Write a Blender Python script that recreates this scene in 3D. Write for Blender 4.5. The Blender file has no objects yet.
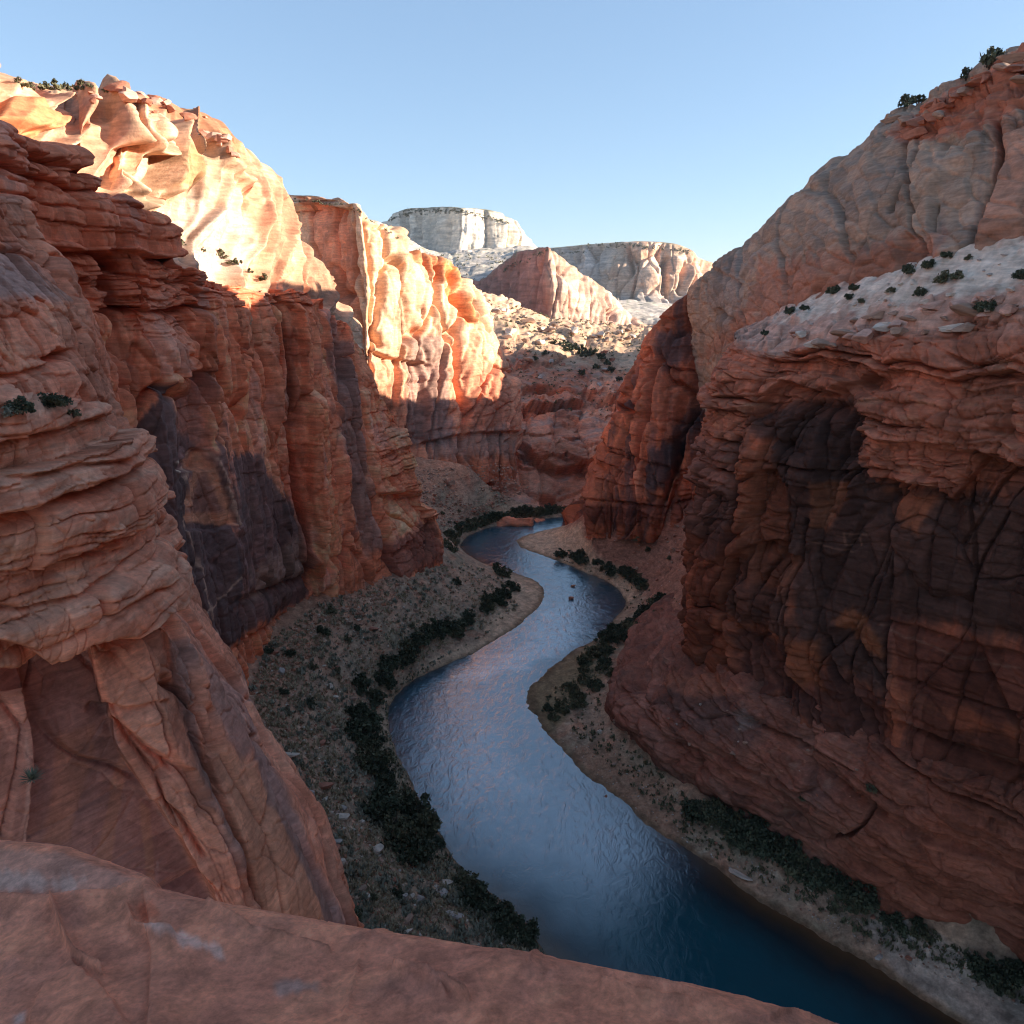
import bpy, math, random, time
import numpy as np
T0 = time.time()
SUN_EL, SUN_AZ, SUN_E, SKY, EXPO = 16.5, 89, 5.0, .105, 1.55
SKYTINT = (1.0, 1.2, 1.42)
random.seed(7)
F32 = np.float32
scene = bpy.context.scene
col = scene.collection

# ------------------------------------------------------------------ camera frame
F = 720.0
PITCH = math.radians(17.0)
CP, SP = math.cos(PITCH), math.sin(PITCH)
CAM = np.array([0.0, 0.0, 100.0])
RIGHT = np.array([1.0, 0, 0]); FWD = np.array([0, CP, -SP]); UP = np.array([0, SP, CP])

def ray(px, py):
    return FWD + RIGHT * ((px - 512) / F) + UP * ((512 - py) / F)
def atY(px, py, Y):                       # point seen at (px,py) that lies Y metres ahead
    r = ray(px, py); return CAM + r * (Y / r[1])
def atZ(px, py, z):                       # point seen at (px,py) at height z
    r = ray(px, py); return CAM + r * ((z - CAM[2]) / r[2])
def atD(px, py, d):
    return CAM + ray(px, py) * d
def proj(P):
    q = P - CAM
    d = q @ FWD
    d = np.where(np.abs(d) < 1e-3, 1e-3, d)
    return 512 + F * (q @ RIGHT) / d, 512 - F * (q @ UP) / d, d

# ------------------------------------------------------------------ noise
def _h(ix, iy, iz, seed):
    h = (ix.astype(np.uint32) * np.uint32(374761393)) ^ (iy.astype(np.uint32) * np.uint32(668265263)) ^ (iz.astype(np.uint32) * np.uint32(2147483647 - 58)) ^ np.uint32((seed * 2654435761) & 0xffffffff)
    h = (h ^ (h >> np.uint32(13))) * np.uint32(1274126177)
    h = (h ^ (h >> np.uint32(16))) * np.uint32(2246822519)
    return h ^ (h >> np.uint32(15))
def rnd(ix, iy, iz, seed):
    return (_h(ix, iy, iz, seed) & np.uint32(0xffffff)).astype(F32) / F32(0xffffff)
def perlin(x, y, z, seed=0):
    x = np.asarray(x, F32); y = np.asarray(y, F32); z = np.asarray(z, F32)
    x, y, z = np.broadcast_arrays(x, y, z)
    fx, fy, fz = np.floor(x), np.floor(y), np.floor(z)
    ix, iy, iz = fx.astype(np.int32), fy.astype(np.int32), fz.astype(np.int32)
    x, y, z = x - fx, y - fy, z - fz
    u = x * x * x * (x * (x * 6 - 15) + 10); v = y * y * y * (y * (y * 6 - 15) + 10); w = z * z * z * (z * (z * 6 - 15) + 10)
    def g(dx, dy, dz):
        h = _h(ix + dx, iy + dy, iz + dz, seed)
        a = (h & np.uint32(1023)).astype(F32) / F32(511.5) - 1
        b = ((h >> np.uint32(10)) & np.uint32(1023)).astype(F32) / F32(511.5) - 1
        c = ((h >> np.uint32(20)) & np.uint32(1023)).astype(F32) / F32(511.5) - 1
        return a * (x - dx) + b * (y - dy) + c * (z - dz)
    def L(a, b, t): return a + (b - a) * t
    return L(L(L(g(0,0,0), g(1,0,0), u), L(g(0,1,0), g(1,1,0), u), v),
             L(L(g(0,0,1), g(1,0,1), u), L(g(0,1,1), g(1,1,1), u), v), w) * F32(1.2)
def fbm(x, y, z, seed=0, octv=4, gain=0.5, lac=2.03):
    s, a, f = 0, 1.0, 1.0
    for o in range(octv):
        s = s + a * perlin(x * f, y * f, z * f, seed + o * 17); a *= gain; f *= lac
    return s
def ridged(x, y, z, seed=0, octv=3):
    s, a, f = 0, 1.0, 1.0
    for o in range(octv):
        s = s + a * (1 - 2 * np.abs(perlin(x * f, y * f, z * f, seed + o * 31))); a *= 0.5; f *= 2.1
    return s
def worley2(x, y, seed=0):                 # F1, F2, random value of the nearest cell, second random
    x = np.asarray(x, F32); y = np.asarray(y, F32)
    ix, iy = np.floor(x).astype(np.int32), np.floor(y).astype(np.int32)
    f1 = np.full(x.shape, 9, F32); f2 = np.full(x.shape, 9, F32); idr = np.zeros(x.shape, F32); id2 = np.zeros(x.shape, F32); ox = np.zeros(x.shape, F32); oy = np.zeros(x.shape, F32)
    zz = np.zeros_like(ix)
    for dx in (-1, 0, 1):
        for dy in (-1, 0, 1):
            cx, cy = ix + dx, iy + dy
            jx, jy = rnd(cx, cy, zz, seed), rnd(cx, cy, zz + 1, seed)
            ax, ay = x - cx - jx, y - cy - jy
            d = np.hypot(ax, ay)
            c = rnd(cx, cy, zz + 2, seed); c2 = rnd(cx, cy, zz + 3, seed)
            m = d < f1
            f2 = np.where(m, f1, np.minimum(f2, d)); idr = np.where(m, c, idr); id2 = np.where(m, c2, id2); ox = np.where(m, ax, ox); oy = np.where(m, ay, oy)
            f1 = np.where(m, d, f1)
    worley2.o = (ox, oy)
    return f1, f2, idr, id2
def sstep(a, b, x):
    t = np.clip((x - a) / (b - a), 0, 1); return t * t * (3 - 2 * t)

def strata(z, along, seed, thick, joint=3.0, dv=0.0, du=0.0):
    """beds of uneven thickness, each standing out differently, broken by joints.  returns offset -1..1, bed random"""
    rs = np.random.RandomState(seed)
    n = 600; z = z - float(np.mean(z))
    b = np.cumsum(np.where(rs.rand(n) < .3, rs.uniform(1.1, 2.3, n), rs.uniform(.25, .9, n)) * thick)
    b = b - b[n // 2]
    k = np.clip(np.searchsorted(b, z), 1, n - 1)
    t = np.clip((z - b[k - 1]) / (b[k] - b[k - 1]), 0, 1)
    r = rs.rand(n).astype(F32); w = rs.uniform(.5, 2.2, n) * joint; off = rs.rand(n) * 50
    th = (b[k] - b[k - 1]).astype(F32)
    gk = rs.rand(n) ** 2.2 * 2.5
    fade = sstep(-.35, .35, perlin(along / (joint * 2.2), k * 3.77, 0, seed + 21))
    under = gk[k] * fade * np.exp(-((1 - t) * th) / np.maximum(thick * .20, 1.3 * dv))              # sharp undercut just below the next bed's lip
    prof = 1 - .35 * np.exp(-(t * th) / (thick * .05)) - .25 * np.exp(-((1 - t) * th / (thick * .10)) ** 2)
    a = along / w[k] + off[k]
    a = a + 0.35 * perlin(along / joint, z / thick * .2, 0, seed + 5)
    cell = np.floor(a).astype(np.int32)
    c = rnd(cell, k.astype(np.int32), np.zeros_like(cell), seed + 3)
    fr = a - np.floor(a)
    jg = 1 - np.exp(-(np.minimum(fr, 1 - fr) * w[k] / np.maximum(thick * .06, 1.6 * du)) ** 2)
    lat = perlin(along / (joint * 3.3), k * 7.31, 0, seed + 9)
    o = (r[k] - .5) * 1.1 + (c - .5) * .5 + lat * .5
    return o - (1 - prof) * .35 - under - (1 - jg) * .4 * (c > .45), r[k], k

# ------------------------------------------------------------------ pixel-space shapes used to place real features on the rock
def dseg(px, py, pts):
    """distance to polyline and vertical signed offset (positive = below it)"""
    best = np.full(px.shape, 1e9, F32); sg = np.zeros(px.shape, F32)
    for (ax, ay), (bx, by) in zip(pts[:-1], pts[1:]):
        dx, dy = bx - ax, by - ay
        L2 = dx * dx + dy * dy + 1e-6
        t = np.clip(((px - ax) * dx + (py - ay) * dy) / L2, 0, 1)
        ex, ey = px - (ax + t * dx), py - (ay + t * dy)
        d = np.hypot(ex, ey)
        s = (ey * dx - ex * dy) / math.sqrt(L2)
        m = d < best
        best = np.where(m, d, best); sg = np.where(m, s, sg)
    return best, sg
def inpoly(px, py, poly):
    ins = np.zeros(px.shape, bool); n = len(poly); j = n - 1
    for i in range(n):
        xi, yi = poly[i]; xj, yj = poly[j]
        if yi != yj:
            ins ^= ((yi > py) != (yj > py)) & (px < (xj - xi) * (py - yi) / (yj - yi) + xi)
        j = i
    return ins
def pmask(px, py, poly, feather, nz=0):
    """soft mask of a polygon; nz is a noise field (pixels) that roughens its edge"""
    d, _ = dseg(px, py, list(poly) + [poly[0]])
    sd = np.where(inpoly(px, py, poly), d, -d) + nz
    return sstep(-feather, feather, sd)

# ------------------------------------------------------------------ object helpers
def tag(o, label=None, cat=None, group=None, kind=None):
    if label: o['label'] = label
    if cat: o['category'] = cat
    if group: o['group'] = group
    if kind: o['kind'] = kind
    return o
def mesh_np(name, V, Fq, mat, colr=None, attrs=None, smooth=False, parent=None):
    me = bpy.data.meshes.new(name)
    V = np.asarray(V, F32).reshape(-1, 3); Fq = np.asarray(Fq, np.int32)
    nf, k = Fq.shape
    me.vertices.add(len(V)); me.vertices.foreach_set('co', V.ravel())
    me.loops.add(nf * k); me.loops.foreach_set('vertex_index', Fq.ravel())
    me.polygons.add(nf); me.polygons.foreach_set('loop_start', np.arange(0, nf * k, k, dtype=np.int32))
    me.polygons.foreach_set('loop_total', np.full(nf, k, np.int32))
    if smooth: me.polygons.foreach_set('use_smooth', np.ones(nf, bool))
    me.update(calc_edges=True)
    if colr is not None:
        a = me.color_attributes.new('tint', 'FLOAT_COLOR', 'POINT')
        c = np.ones((len(V), 4), F32); c[:, :3] = colr.reshape(-1, 3)
        a.data.foreach_set('color', c.ravel())
    for nm, arr in (attrs or {}).items():
        a = me.attributes.new(nm, 'FLOAT', 'POINT'); a.data.foreach_set('value', np.asarray(arr, F32).ravel())
    me.materials.append(mat)
    o = bpy.data.objects.new(name, me); col.objects.link(o)
    if parent: o.parent = parent
    return o
def empty(name, loc=(0, 0, 0)):
    o = bpy.data.objects.new(name, None); col.objects.link(o); o.location = loc; o.empty_display_size = .3
    return o

# ------------------------------------------------------------------ materials
def new_mat(name):
    m = bpy.data.materials.new(name); m.use_nodes = True
    nt = m.node_tree; nt.nodes.clear()
    out = nt.nodes.new('ShaderNodeOutputMaterial'); b = nt.nodes.new('ShaderNodeBsdfPrincipled')
    nt.links.new(b.outputs[0], out.inputs[0])
    return m, nt, b
def N(nt, typ, **kw):
    n = nt.nodes.new(typ)
    for k, v in kw.items(): setattr(n, k, v)
    return n
def rock_mat(name, scale, bump=.6, rough=.9, bed=1.0, var=.35, dist=.3):
    """stained sandstone: mineral tint from the rock's own attribute, broken up by fine noise; bedding and grain as bump"""
    m, nt, b = new_mat(name); Lk = nt.links.new
    tc = N(nt, 'ShaderNodeTexCoord')
    at = N(nt, 'ShaderNodeAttribute', attribute_name='tint')
    mp = N(nt, 'ShaderNodeMapping'); mp.inputs['Scale'].default_value = (.35 * scale, .35 * scale, 2.6 * scale * bed)
    Lk(tc.outputs['Object'], mp.inputs[0])
    n1 = N(nt, 'ShaderNodeTexNoise'); n1.inputs['Scale'].default_value = 1; n1.inputs['Detail'].default_value = 6; n1.inputs['Roughness'].default_value = .62; n1.inputs['Distortion'].default_value = .6
    Lk(mp.outputs[0], n1.inputs['Vector'])
    n2 = N(nt, 'ShaderNodeTexNoise'); n2.inputs['Scale'].default_value = 1.6 * scale; n2.inputs['Detail'].default_value = 9; n2.inputs['Roughness'].default_value = .72
    Lk(tc.outputs['Object'], n2.inputs['Vector'])
    mr = N(nt, 'ShaderNodeMapRange'); mr.inputs[1].default_value = .3; mr.inputs[2].default_value = .7; mr.inputs[3].default_value = 1 - var; mr.inputs[4].default_value = 1 + var
    Lk(n1.outputs[0], mr.inputs[0])
    mr2 = N(nt, 'ShaderNodeMapRange'); mr2.inputs[1].default_value = .3; mr2.inputs[2].default_value = .7; mr2.inputs[3].default_value = 1 - var * .8; mr2.inputs[4].default_value = 1 + var * .8
    Lk(n2.outputs[0], mr2.inputs[0])
    mu = N(nt, 'ShaderNodeMath', operation='MULTIPLY'); Lk(mr.outputs[0], mu.inputs[0]); Lk(mr2.outputs[0], mu.inputs[1])
    vm = N(nt, 'ShaderNodeVectorMath', operation='SCALE'); Lk(at.outputs['Color'], vm.inputs[0]); Lk(mu.outputs[0], vm.inputs['Scale'])
    Lk(vm.outputs[0], b.inputs['Base Color'])
    b.inputs['Roughness'].default_value = rough
    b.inputs['Specular IOR Level'].default_value = .25
    ad = N(nt, 'ShaderNodeMath', operation='MULTIPLY_ADD'); Lk(n1.outputs[0], ad.inputs[0]); ad.inputs[1].default_value = .35; Lk(n2.outputs[0], ad.inputs[2])
    bp = N(nt, 'ShaderNodeBump'); bp.inputs['Strength'].default_value = bump; bp.inputs['Distance'].default_value = dist / scale
    Lk(ad.outputs[0], bp.inputs['Height']); Lk(bp.outputs[0], b.inputs['Normal'])
    return m
M_ROCK = rock_mat('red_sandstone', .55, bump=.38, var=.28)
M_NEAR = rock_mat('near_sandstone', 1.1, bump=.4, var=.28)
M_RIM = rock_mat('rim_sandstone', 12.0, bump=1.0, bed=.3, var=.34, dist=.5)
M_FAR = rock_mat('far_sandstone', .07, bump=.5)
M_SOIL = rock_mat('talus_soil', 1.2, bump=.7, bed=.3, var=.45)
M_STONE = rock_mat('boulder_stone', 1.4, bump=.5, bed=.5, var=.25)

def simple_mat(name, c, rough=.8, var=.3, sc=2.0, trans=0):
    m, nt, b = new_mat(name); Lk = nt.links.new
    tc = N(nt, 'ShaderNodeTexCoord'); n = N(nt, 'ShaderNodeTexNoise'); n.inputs['Scale'].default_value = sc; n.inputs['Detail'].default_value = 4
    Lk(tc.outputs['Object'], n.inputs['Vector'])
    cr = N(nt, 'ShaderNodeValToRGB')
    cr.color_ramp.elements[0].position = .3; cr.color_ramp.elements[1].position = .7
    cr.color_ramp.elements[0].color = [x * (1 - var) for x in c] + [1]; cr.color_ramp.elements[1].color = [min(1, x * (1 + var)) for x in c] + [1]
    Lk(n.outputs[0], cr.inputs[0]); Lk(cr.outputs[0], b.inputs['Base Color'])
    b.inputs['Roughness'].default_value = rough; b.inputs['Specular IOR Level'].default_value = .2
    return m
M_LEAF = simple_mat('dark_shrub_leaf', (.085, .093, .055), var=.5)
M_LEAF2 = simple_mat('olive_shrub_leaf', (.13, .122, .068), var=.5)
M_SAGE = simple_mat('sage_leaf', (.25, .235, .17), var=.4)
M_STEM = simple_mat('woody_stem', (.10, .07, .05))

# ------------------------------------------------------------------ tints (albedo)
RED = np.array([.45, .150, .080]); SALM = np.array([.54, .235, .140]); TAN = np.array([.52, .33, .21]); WHITE = np.array([.60, .51, .43])
GREY = np.array([.27, .215, .19]); DRED = np.array([.27, .085, .05]); VARN = np.array([.060, .050, .055]); ORNG = np.array([.47, .19, .085])
def lerp(a, b, t): return a + (b - a) * t[..., None]

def cardinal(P, counts, ten):
    """interpolate control rows P[n,...] with counts samples per segment"""
    n = len(P); out = []
    for i in range(n - 1):
        p0, p1, p2, p3 = P[max(i - 1, 0)], P[i], P[i + 1], P[min(i + 2, n - 1)]
        t = np.arange(counts[i]) / counts[i]
        if i == n - 2: t = np.linspace(0, 1, counts[i] + 1)
        t = t.reshape((-1,) + (1,) * (P.ndim - 1))
        l1 = np.linalg.norm(p2 - p1, axis=-1, keepdims=True)
        m1 = (p2 - p0) * ten; m2 = (p3 - p1) * ten
        # keep tangents from overshooting short segments
        s1 = np.minimum(1, 1.5 * l1 / (np.linalg.norm(m1, axis=-1, keepdims=True) + 1e-6)); s2 = np.minimum(1, 1.5 * l1 / (np.linalg.norm(m2, axis=-1, keepdims=True) + 1e-6))
        lin = p2 - p1
        m1 = m1 * s1 + lin * (1 - 2 * ten) * 0; m2 = m2 * s2
        if ten == 0: out.append(p1 + lin * t); continue
        h = (2*t**3 - 3*t**2 + 1) * p1 + (t**3 - 2*t**2 + t) * m1 + (-2*t**3 + 3*t**2) * p2 + (t**3 - t**2) * m2
        out.append(h)
    return np.concatenate(out, 0)

PATCH = {}
class Patch:
    blur = 0; lift = 1.2; rimfade = 0.0
    def __init__(s, cols, step=1.5, tu=.5, tv=.3, cap=60, minseg=2, nsm=25, nzk=.4):
        s.nsm = nsm; s.nz_k = nzk
        """cols: list of columns, each a list of 3-D points from the back of the rim to below the foot"""
        C = np.array([[np.asarray(p, float) for p in c] for c in cols])
        px, py, d = proj(C)
        px = np.where(d < 1.5, -400, np.clip(px, -60, 1084)); py = np.where(d < 1.5, 1400, np.clip(py, -40, 1070))
        def cnt(a, b, ax):
            L = np.hypot(a[0] - b[0], a[1] - b[1])
            out = ((np.maximum(a[0], b[0]) <= -60) | (np.minimum(a[0], b[0]) >= 1084) | (np.minimum(a[1], b[1]) >= 1070) | (np.maximum(a[1], b[1]) <= -40))
            L = np.where(out, 6, L)
            return np.clip(np.ceil(L.max(axis=ax) / step), minseg, cap * 4).astype(int)
        cu = cnt((px[1:], py[1:]), (px[:-1], py[:-1]), 1); cv = cnt((px[:, 1:], py[:, 1:]), (px[:, :-1], py[:, :-1]), 0)
        A = cardinal(C, cu, tu)
        A = cardinal(np.swapaxes(A, 0, 1), cv, tv)       # rows, cols, 3
        s.P = A; s.nr, s.nc = A.shape[:2]
        s.cv = np.concatenate([[0], np.cumsum(cv)]); s.cu = np.concatenate([[0], np.cumsum(cu)])
        s.px, s.py, s.d = [a.astype(F32) for a in proj(A)]
        mid = A[s.nr // 2]
        al = np.concatenate([[0], np.cumsum(np.linalg.norm(np.diff(mid[:, :2], axis=0), axis=1))])
        s.al = np.broadcast_to(al, (s.nr, s.nc)).astype(F32)
        s.v = np.interp(np.arange(s.nr), s.cv, np.arange(len(s.cv)))[:, None] * np.ones((1, s.nc))
        s.u = np.interp(np.arange(s.nc), s.cu, np.arange(len(s.cu)))[None] * np.ones((s.nr, 1))
        s.normals()
        s.x, s.y, s.z = [A[..., i].astype(F32) for i in range(3)]
        s.mpp = float(np.median(s.d[(s.px > 0) & (s.px < 1024) & (s.py < 1024) & (s.d > 1)])) / 720
        s.du = np.abs(np.gradient(s.al, axis=1)) + 1e-3; s.dv = np.linalg.norm(np.gradient(A, axis=0), axis=-1).astype(F32) + 1e-3
        s.off = np.zeros((s.nr, s.nc), F32); s.dz = np.zeros((s.nr, s.nc), F32)
    def normals(s):
        A = s.P
        k = 3
        def sm(B):
            for _ in range(k):
                B = B.copy(); B[1:-1] = (B[:-2] + 2 * B[1:-1] + B[2:]) / 4; B[:, 1:-1] = (B[:, :-2] + 2 * B[:, 1:-1] + B[:, 2:]) / 4
            return B
        B = sm(A)
        n = np.cross(np.gradient(B, axis=1), np.gradient(B, axis=0))
        n /= np.linalg.norm(n, axis=-1, keepdims=True) + 1e-9
        c = n[s.nr // 2, s.nc // 2] @ (CAM - A[s.nr // 2, s.nc // 2])
        n = n if c > 0 else -n
        for _ in range(s.nsm):
            n[1:-1] = (n[:-2] + 2 * n[1:-1] + n[2:]) / 4; n[:, 1:-1] = (n[:, :-2] + 2 * n[:, 1:-1] + n[:, 2:]) / 4
            k = 4
            n[k:-k] = (n[:-2*k] + 2 * n[k:-k] + n[2*k:]) / 4; n[:, k:-k] = (n[:, :-2*k] + 2 * n[:, k:-k] + n[:, 2*k:]) / 4
        n /= np.linalg.norm(n, axis=-1, keepdims=True) + 1e-9
        n[..., 2] *= s.nz_k; n /= np.linalg.norm(n, axis=-1, keepdims=True) + 1e-9
        s.n = n; s.flip = c > 0
    def step(s, pts, amt, below=14, above=2, rough=2.0, seed=1):
        """rock under this line is set back by amt, easing out again over `below` px"""
        q_ = 28 * s.mpp; nz = perlin(s.al / q_, s.z / q_, 0, seed) * rough
        d, sg = dseg(s.px, s.py + nz, pts)
        m = np.where(sg > 0, np.exp(-(sg / below) ** 2) * sstep(0, above, sg), 0)
        far = np.where(d > np.abs(sg) + 1.0, np.exp(-((d - np.abs(sg)) / 4) ** 2), 1)
        s.off -= (amt * m * far).astype(F32)
    def calm(s, poly, f, feather=4):
        s.off *= (1 - (1 - f) * pmask(s.px, s.py, poly, feather)).astype(F32)
    def crack(s, pts, w, depth, rough=2.0, seed=2):
        q_ = 34 * s.mpp; nz = perlin(s.al / q_, s.z / q_, 0, seed) * rough
        d, sg = dseg(s.px + nz, s.py, pts)
        s.off -= (depth * (1.25 * np.exp(-(d / max(.5 * w, 1.6)) ** 2) + .3 * np.exp(-(d / (1.3 * w)) ** 2))).astype(F32)
    def alcove(s, poly, depth, feather=2, rough=3.0, seed=3):
        q_ = 22 * s.mpp; nz = fbm(s.al / q_, s.z / q_, 0, seed, 3) * rough
        s.off -= (depth * pmask(s.px, s.py, poly, feather, nz)).astype(F32)
    def panel(s, w, h, amp, groove, gw, seed, warp=.4, lean=0., m=1):
        """joint-bounded slabs standing at different depths"""
        wx = fbm(s.al / w * .7, s.z / h * .7, 0, seed + 50, 3) * warp
        f1, f2, a, b = worley2(s.al / w + wx + lean * s.z / h, s.z / h + wx * .7 + .15 * a_n(s, w, seed), seed)
        e = f2 - f1
        ox, oy = worley2.o
        tilt = 1.5 * ((b - .5) * ox + (a * 7.31 % 1 - .5) * oy)        # each slab is a plane of its own
        s.off += (m * (amp * (.8 * (a - .5) + tilt) - 1.9 * groove * np.exp(-(e * np.minimum(w, h) / np.maximum(gw * min(w, h), 1.7 * np.maximum(s.du * min(1, h / w * 2), s.dv))) ** 2))).astype(F32)
        s.slab = getattr(s, 'slab', 1.0) * (1 + (a * 3.17 % 1 - .5) * (.38 if w > 3 else .25) * m)
        return a, e
    def beds(s, thick, amp, seed, joint=3., dip=0., warp=1., m=1, wl=20.):
        zz = s.z + dip * s.al + warp * fbm(s.x / wl, s.y / wl, s.z / wl * .6, seed + 40, 3)
        o, r, k = strata(zz, s.al, seed, thick, joint, s.dv, s.du)
        s.off += (amp * o * m).astype(F32)
        s.bedr = r; s.bedz = zz
        return r
    def rough(s, L, amp, seed, octv=5, gain=.5, m=1):
        s.off += (amp * fbm(s.x / L, s.y / L, s.z / L, seed, octv, gain) * m).astype(F32)
    def nz(s, L, seed, octv=4, zs=1.):
        return fbm(s.x / L, s.y / L, s.z * zs / L, seed, octv)
    def build(s, name, mat, tint, label, smooth=False, cat='cliff'):
        if s.rimfade: s.off = (s.off * (s.rimfade + (1 - s.rimfade) * sstep(1.9, 3.2, s.v))).astype(F32)
        for _ in range(s.blur):
            o_ = s.off; o_[1:-1] = (o_[:-2] + 2 * o_[1:-1] + o_[2:]) / 4; o_[:, 1:-1] = (o_[:, :-2] + 2 * o_[:, 1:-1] + o_[:, 2:]) / 4
        Q = s.P + s.n * s.off[..., None]
        Q[..., 2] += s.dz
        s.Q = Q
        idx = np.arange(s.nr * s.nc).reshape(s.nr, s.nc)
        q = np.stack([idx[:-1, :-1], idx[1:, :-1], idx[1:, 1:], idx[:-1, 1:]], -1).reshape(-1, 4)
        if not s.flip: q = q[:, ::-1]
        o = mesh_np(name, Q, q, mat, np.clip(tint * s.lift * np.asarray(getattr(s, 'slab', 1.0))[..., None], .01, .85), smooth=smooth)
        tag(o, label, cat, kind='structure'); PATCH[name] = s
        s.qx, s.qy, s.qd = proj(Q)
        print(name, 'min', Q.reshape(-1,3).min(0).round(), 'max', Q.reshape(-1,3).max(0).round(), s.off.min().round(1), s.off.max().round(1), s.nr, s.nc, s.nr * s.nc, round(time.time() - T0, 1))
        return o
    def at(s, px, py, r=3.0):
        m = np.hypot(s.qx - px, s.qy - py)
        c = np.where(m < r, s.qd, 1e9)
        i = np.unravel_index(np.argmin(c), c.shape) if c.min() < 1e8 else np.unravel_index(np.argmin(m), m.shape)
        return s.Q[i]
def a_n(s, w, seed): return perlin(s.al / w * 1.7, s.z / w * .3, 0, seed + 77)
def tint_regions(c, s, regs, seed=11, L=3.0):
    nz1 = fbm(s.al / L, s.z / L * .22, 0, seed, 5, .6)
    for poly, colr, amt, fe, ra in regs:
        m = pmask(s.px, s.py, poly, fe, nz1 * ra)
        c = lerp(c, np.asarray(colr), m * amt)
    return c
def streaks(s, w, seed, zs=.06, octv=4):
    return fbm(s.al / w, s.z * zs / w, 0, seed, octv)
def bed_tint(c, s, amt):
    return c * (1 + amt * (s.bedr - .5))[..., None]

Y, Z, D = atY, atZ, atD


def W(x, y, z): return np.array([x, y, z], float)
def face(rim, base, outs, out=(1, 0, 0), fr=None):
    """points down a wall from rim to base, pushed out (metres) at each stage"""
    n = len(outs); o = np.array(out, float)
    fr = fr or [(i + 1) / (n + 1) for i in range(n)]
    return [rim + (base - rim) * f + o * k for f, k in zip(fr, outs)]

def refine(rim, base, offs, first=0):
    """add columns between the given ones: offs lists (pixel column of the rim, metres the rock stands out there)"""
    R_, B_ = np.array(rim), np.array(base)
    px = proj(R_)[0].copy(); px[:first] = -1e6 + np.arange(first)
    idx = np.arange(len(px))
    xs = sorted(set([float(v) for v in px[first:] if all(abs(v - o[0]) > 5 for o in offs)] + [float(o[0]) for o in offs]))
    ox = np.interp(xs, [o[0] for o in offs], [o[1] for o in offs])
    mono = np.maximum.accumulate(px[first:]) + np.arange(len(px) - first) * 1e-4
    f = np.interp(xs, mono, idx[first:])
    ip = lambda A: np.stack([np.interp(f, idx, A[:, k]) for k in range(3)], -1)
    return [*rim[:first], *ip(R_)], [*base[:first], *ip(B_)], [0] * first + list(ox)

# ================================================================== left canyon wall below the terrace
rimA = [W(-52, 30, 118), W(-52, 52, 117), Y(-60, 118, 68), Y(0, 137, 80), Y(34, 153, 86), Y(92, 171, 97), Y(113, 197, 102), Y(143, 206, 110), Y(174, 232, 117), Y(186, 266, 121),
        Y(239, 282, 146), Y(281, 291, 169), Y(290, 287, 173), Y(318, 291, 193), Y(345, 319, 213), Y(367, 353, 221), Y(383, 396, 225), Y(402, 431, 228), Y(421, 494, 230), Y(441, 512, 232)]
baseA = [W(-55, 30, 40), W(-55, 52, 38), W(-54, 70, 36), W(-54, 80, 34), W(-54, 87, 32), W(-54, 98, 30), W(-54, 104, 28), W(-54, 112, 26), W(-54, 120, 25), Z(250, 686, 24),
         Z(278, 645, 22), Z(310, 606, 22), Z(318, 601, 22), Z(345, 594, 21), Z(375, 584, 19), Z(400, 574, 18), Z(418, 566, 16), Z(430, 562, 15), Z(438, 559, 14), Z(443, 557, 13)]
cols = []
rimA2, baseA2, offA = refine(rimA[:15], baseA[:15], [(0, 0), (34, -1), (92, -.5), (113, -2), (121, 1.5), (150, .5), (184, -1.8), (193, .8), (222, -.6), (228, .8), (256, -.5), (262, .8), (281, -3.2), (293, 2.8), (312, .6), (318, -1), (324, .8), (340, -2.0), (345, 0)], 3)
for r, b, k in zip(rimA2 + rimA[15:], baseA2 + baseA[15:], offA + [0] * 9):
    cols.append([r + W(-60, 5, 6), r + W(-9, 1, .5), r + W(.4 * k, 0, 0)] + face(r, b, [0.6 + k, .4 + k, .4 + k, 0.6 + .8 * k, .3 + .6 * k], fr=[.12, .3, .55, .8, .93]) + [b + W(.4 * k, 0, 0), b + W(.5, 0, -12)])
for k, dd in ((1, (-4, 9, -4)), (2, (-18, 26, -8))):
    r, b = rimA[-1] + np.array(dd), baseA[-1] + np.array(dd) * [1, 1, .2]
    cols.append([r + W(-20, 5, 3), r + W(-9, 1, .5), r] + face(r, b, [0.2] * 5, fr=[.12, .3, .55, .8, .93]) + [b, b + W(.5, 0, -12)])
s = Patch(cols, step=1.3, tu=.1, tv=.2, nsm=12)
topz = sstep(6.5, 1.5, s.v * 1.0) if False else None
beds_m = pmask(s.px, s.py, [(-300, 0), (120, 120), (200, 250), (345, 285), (345, 300), (270, 300), (215, 300), (190, 330), (160, 345), (100, 300), (60, 380), (-300, 420)], 14, s.nz(6, 4) * 10)
s.rough(26, 1.0, 21, 2)
s.panel(11, 40, 2.3, 1.8, .03, 22, lean=-.25, m=1 - .7 * beds_m, warp=.18)
s.panel(2.2, 3.4, .45, .15, .04, 1023, lean=.3, m=1 - .5 * beds_m, warp=.1); s.panel(4.2, 15, 1.0, .5, .03, 23, lean=-.2, m=1 - .8 * beds_m, warp=.15)
s.beds(2.6, 3.6, 24, joint=5, warp=1.8, m=beds_m)
s.beds(.8, .8, 25, joint=2.5, warp=1.8, m=beds_m)
s.beds(5.0, .28, 27, joint=14, warp=4, m=1 - beds_m)
base_m = pmask(s.px, s.py, [(240, 600), (320, 565), (330, 610), (250, 700)], 5, s.nz(4, 5) * 6)
s.off -= 2.2 * base_m
s.rough(4.5, .32, 26, 5, .5)
s.calm([(140, 400), (180, 385), (222, 450), (262, 452), (312, 545), (310, 590), (245, 660), (140, 560)], .55, 8)
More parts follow.
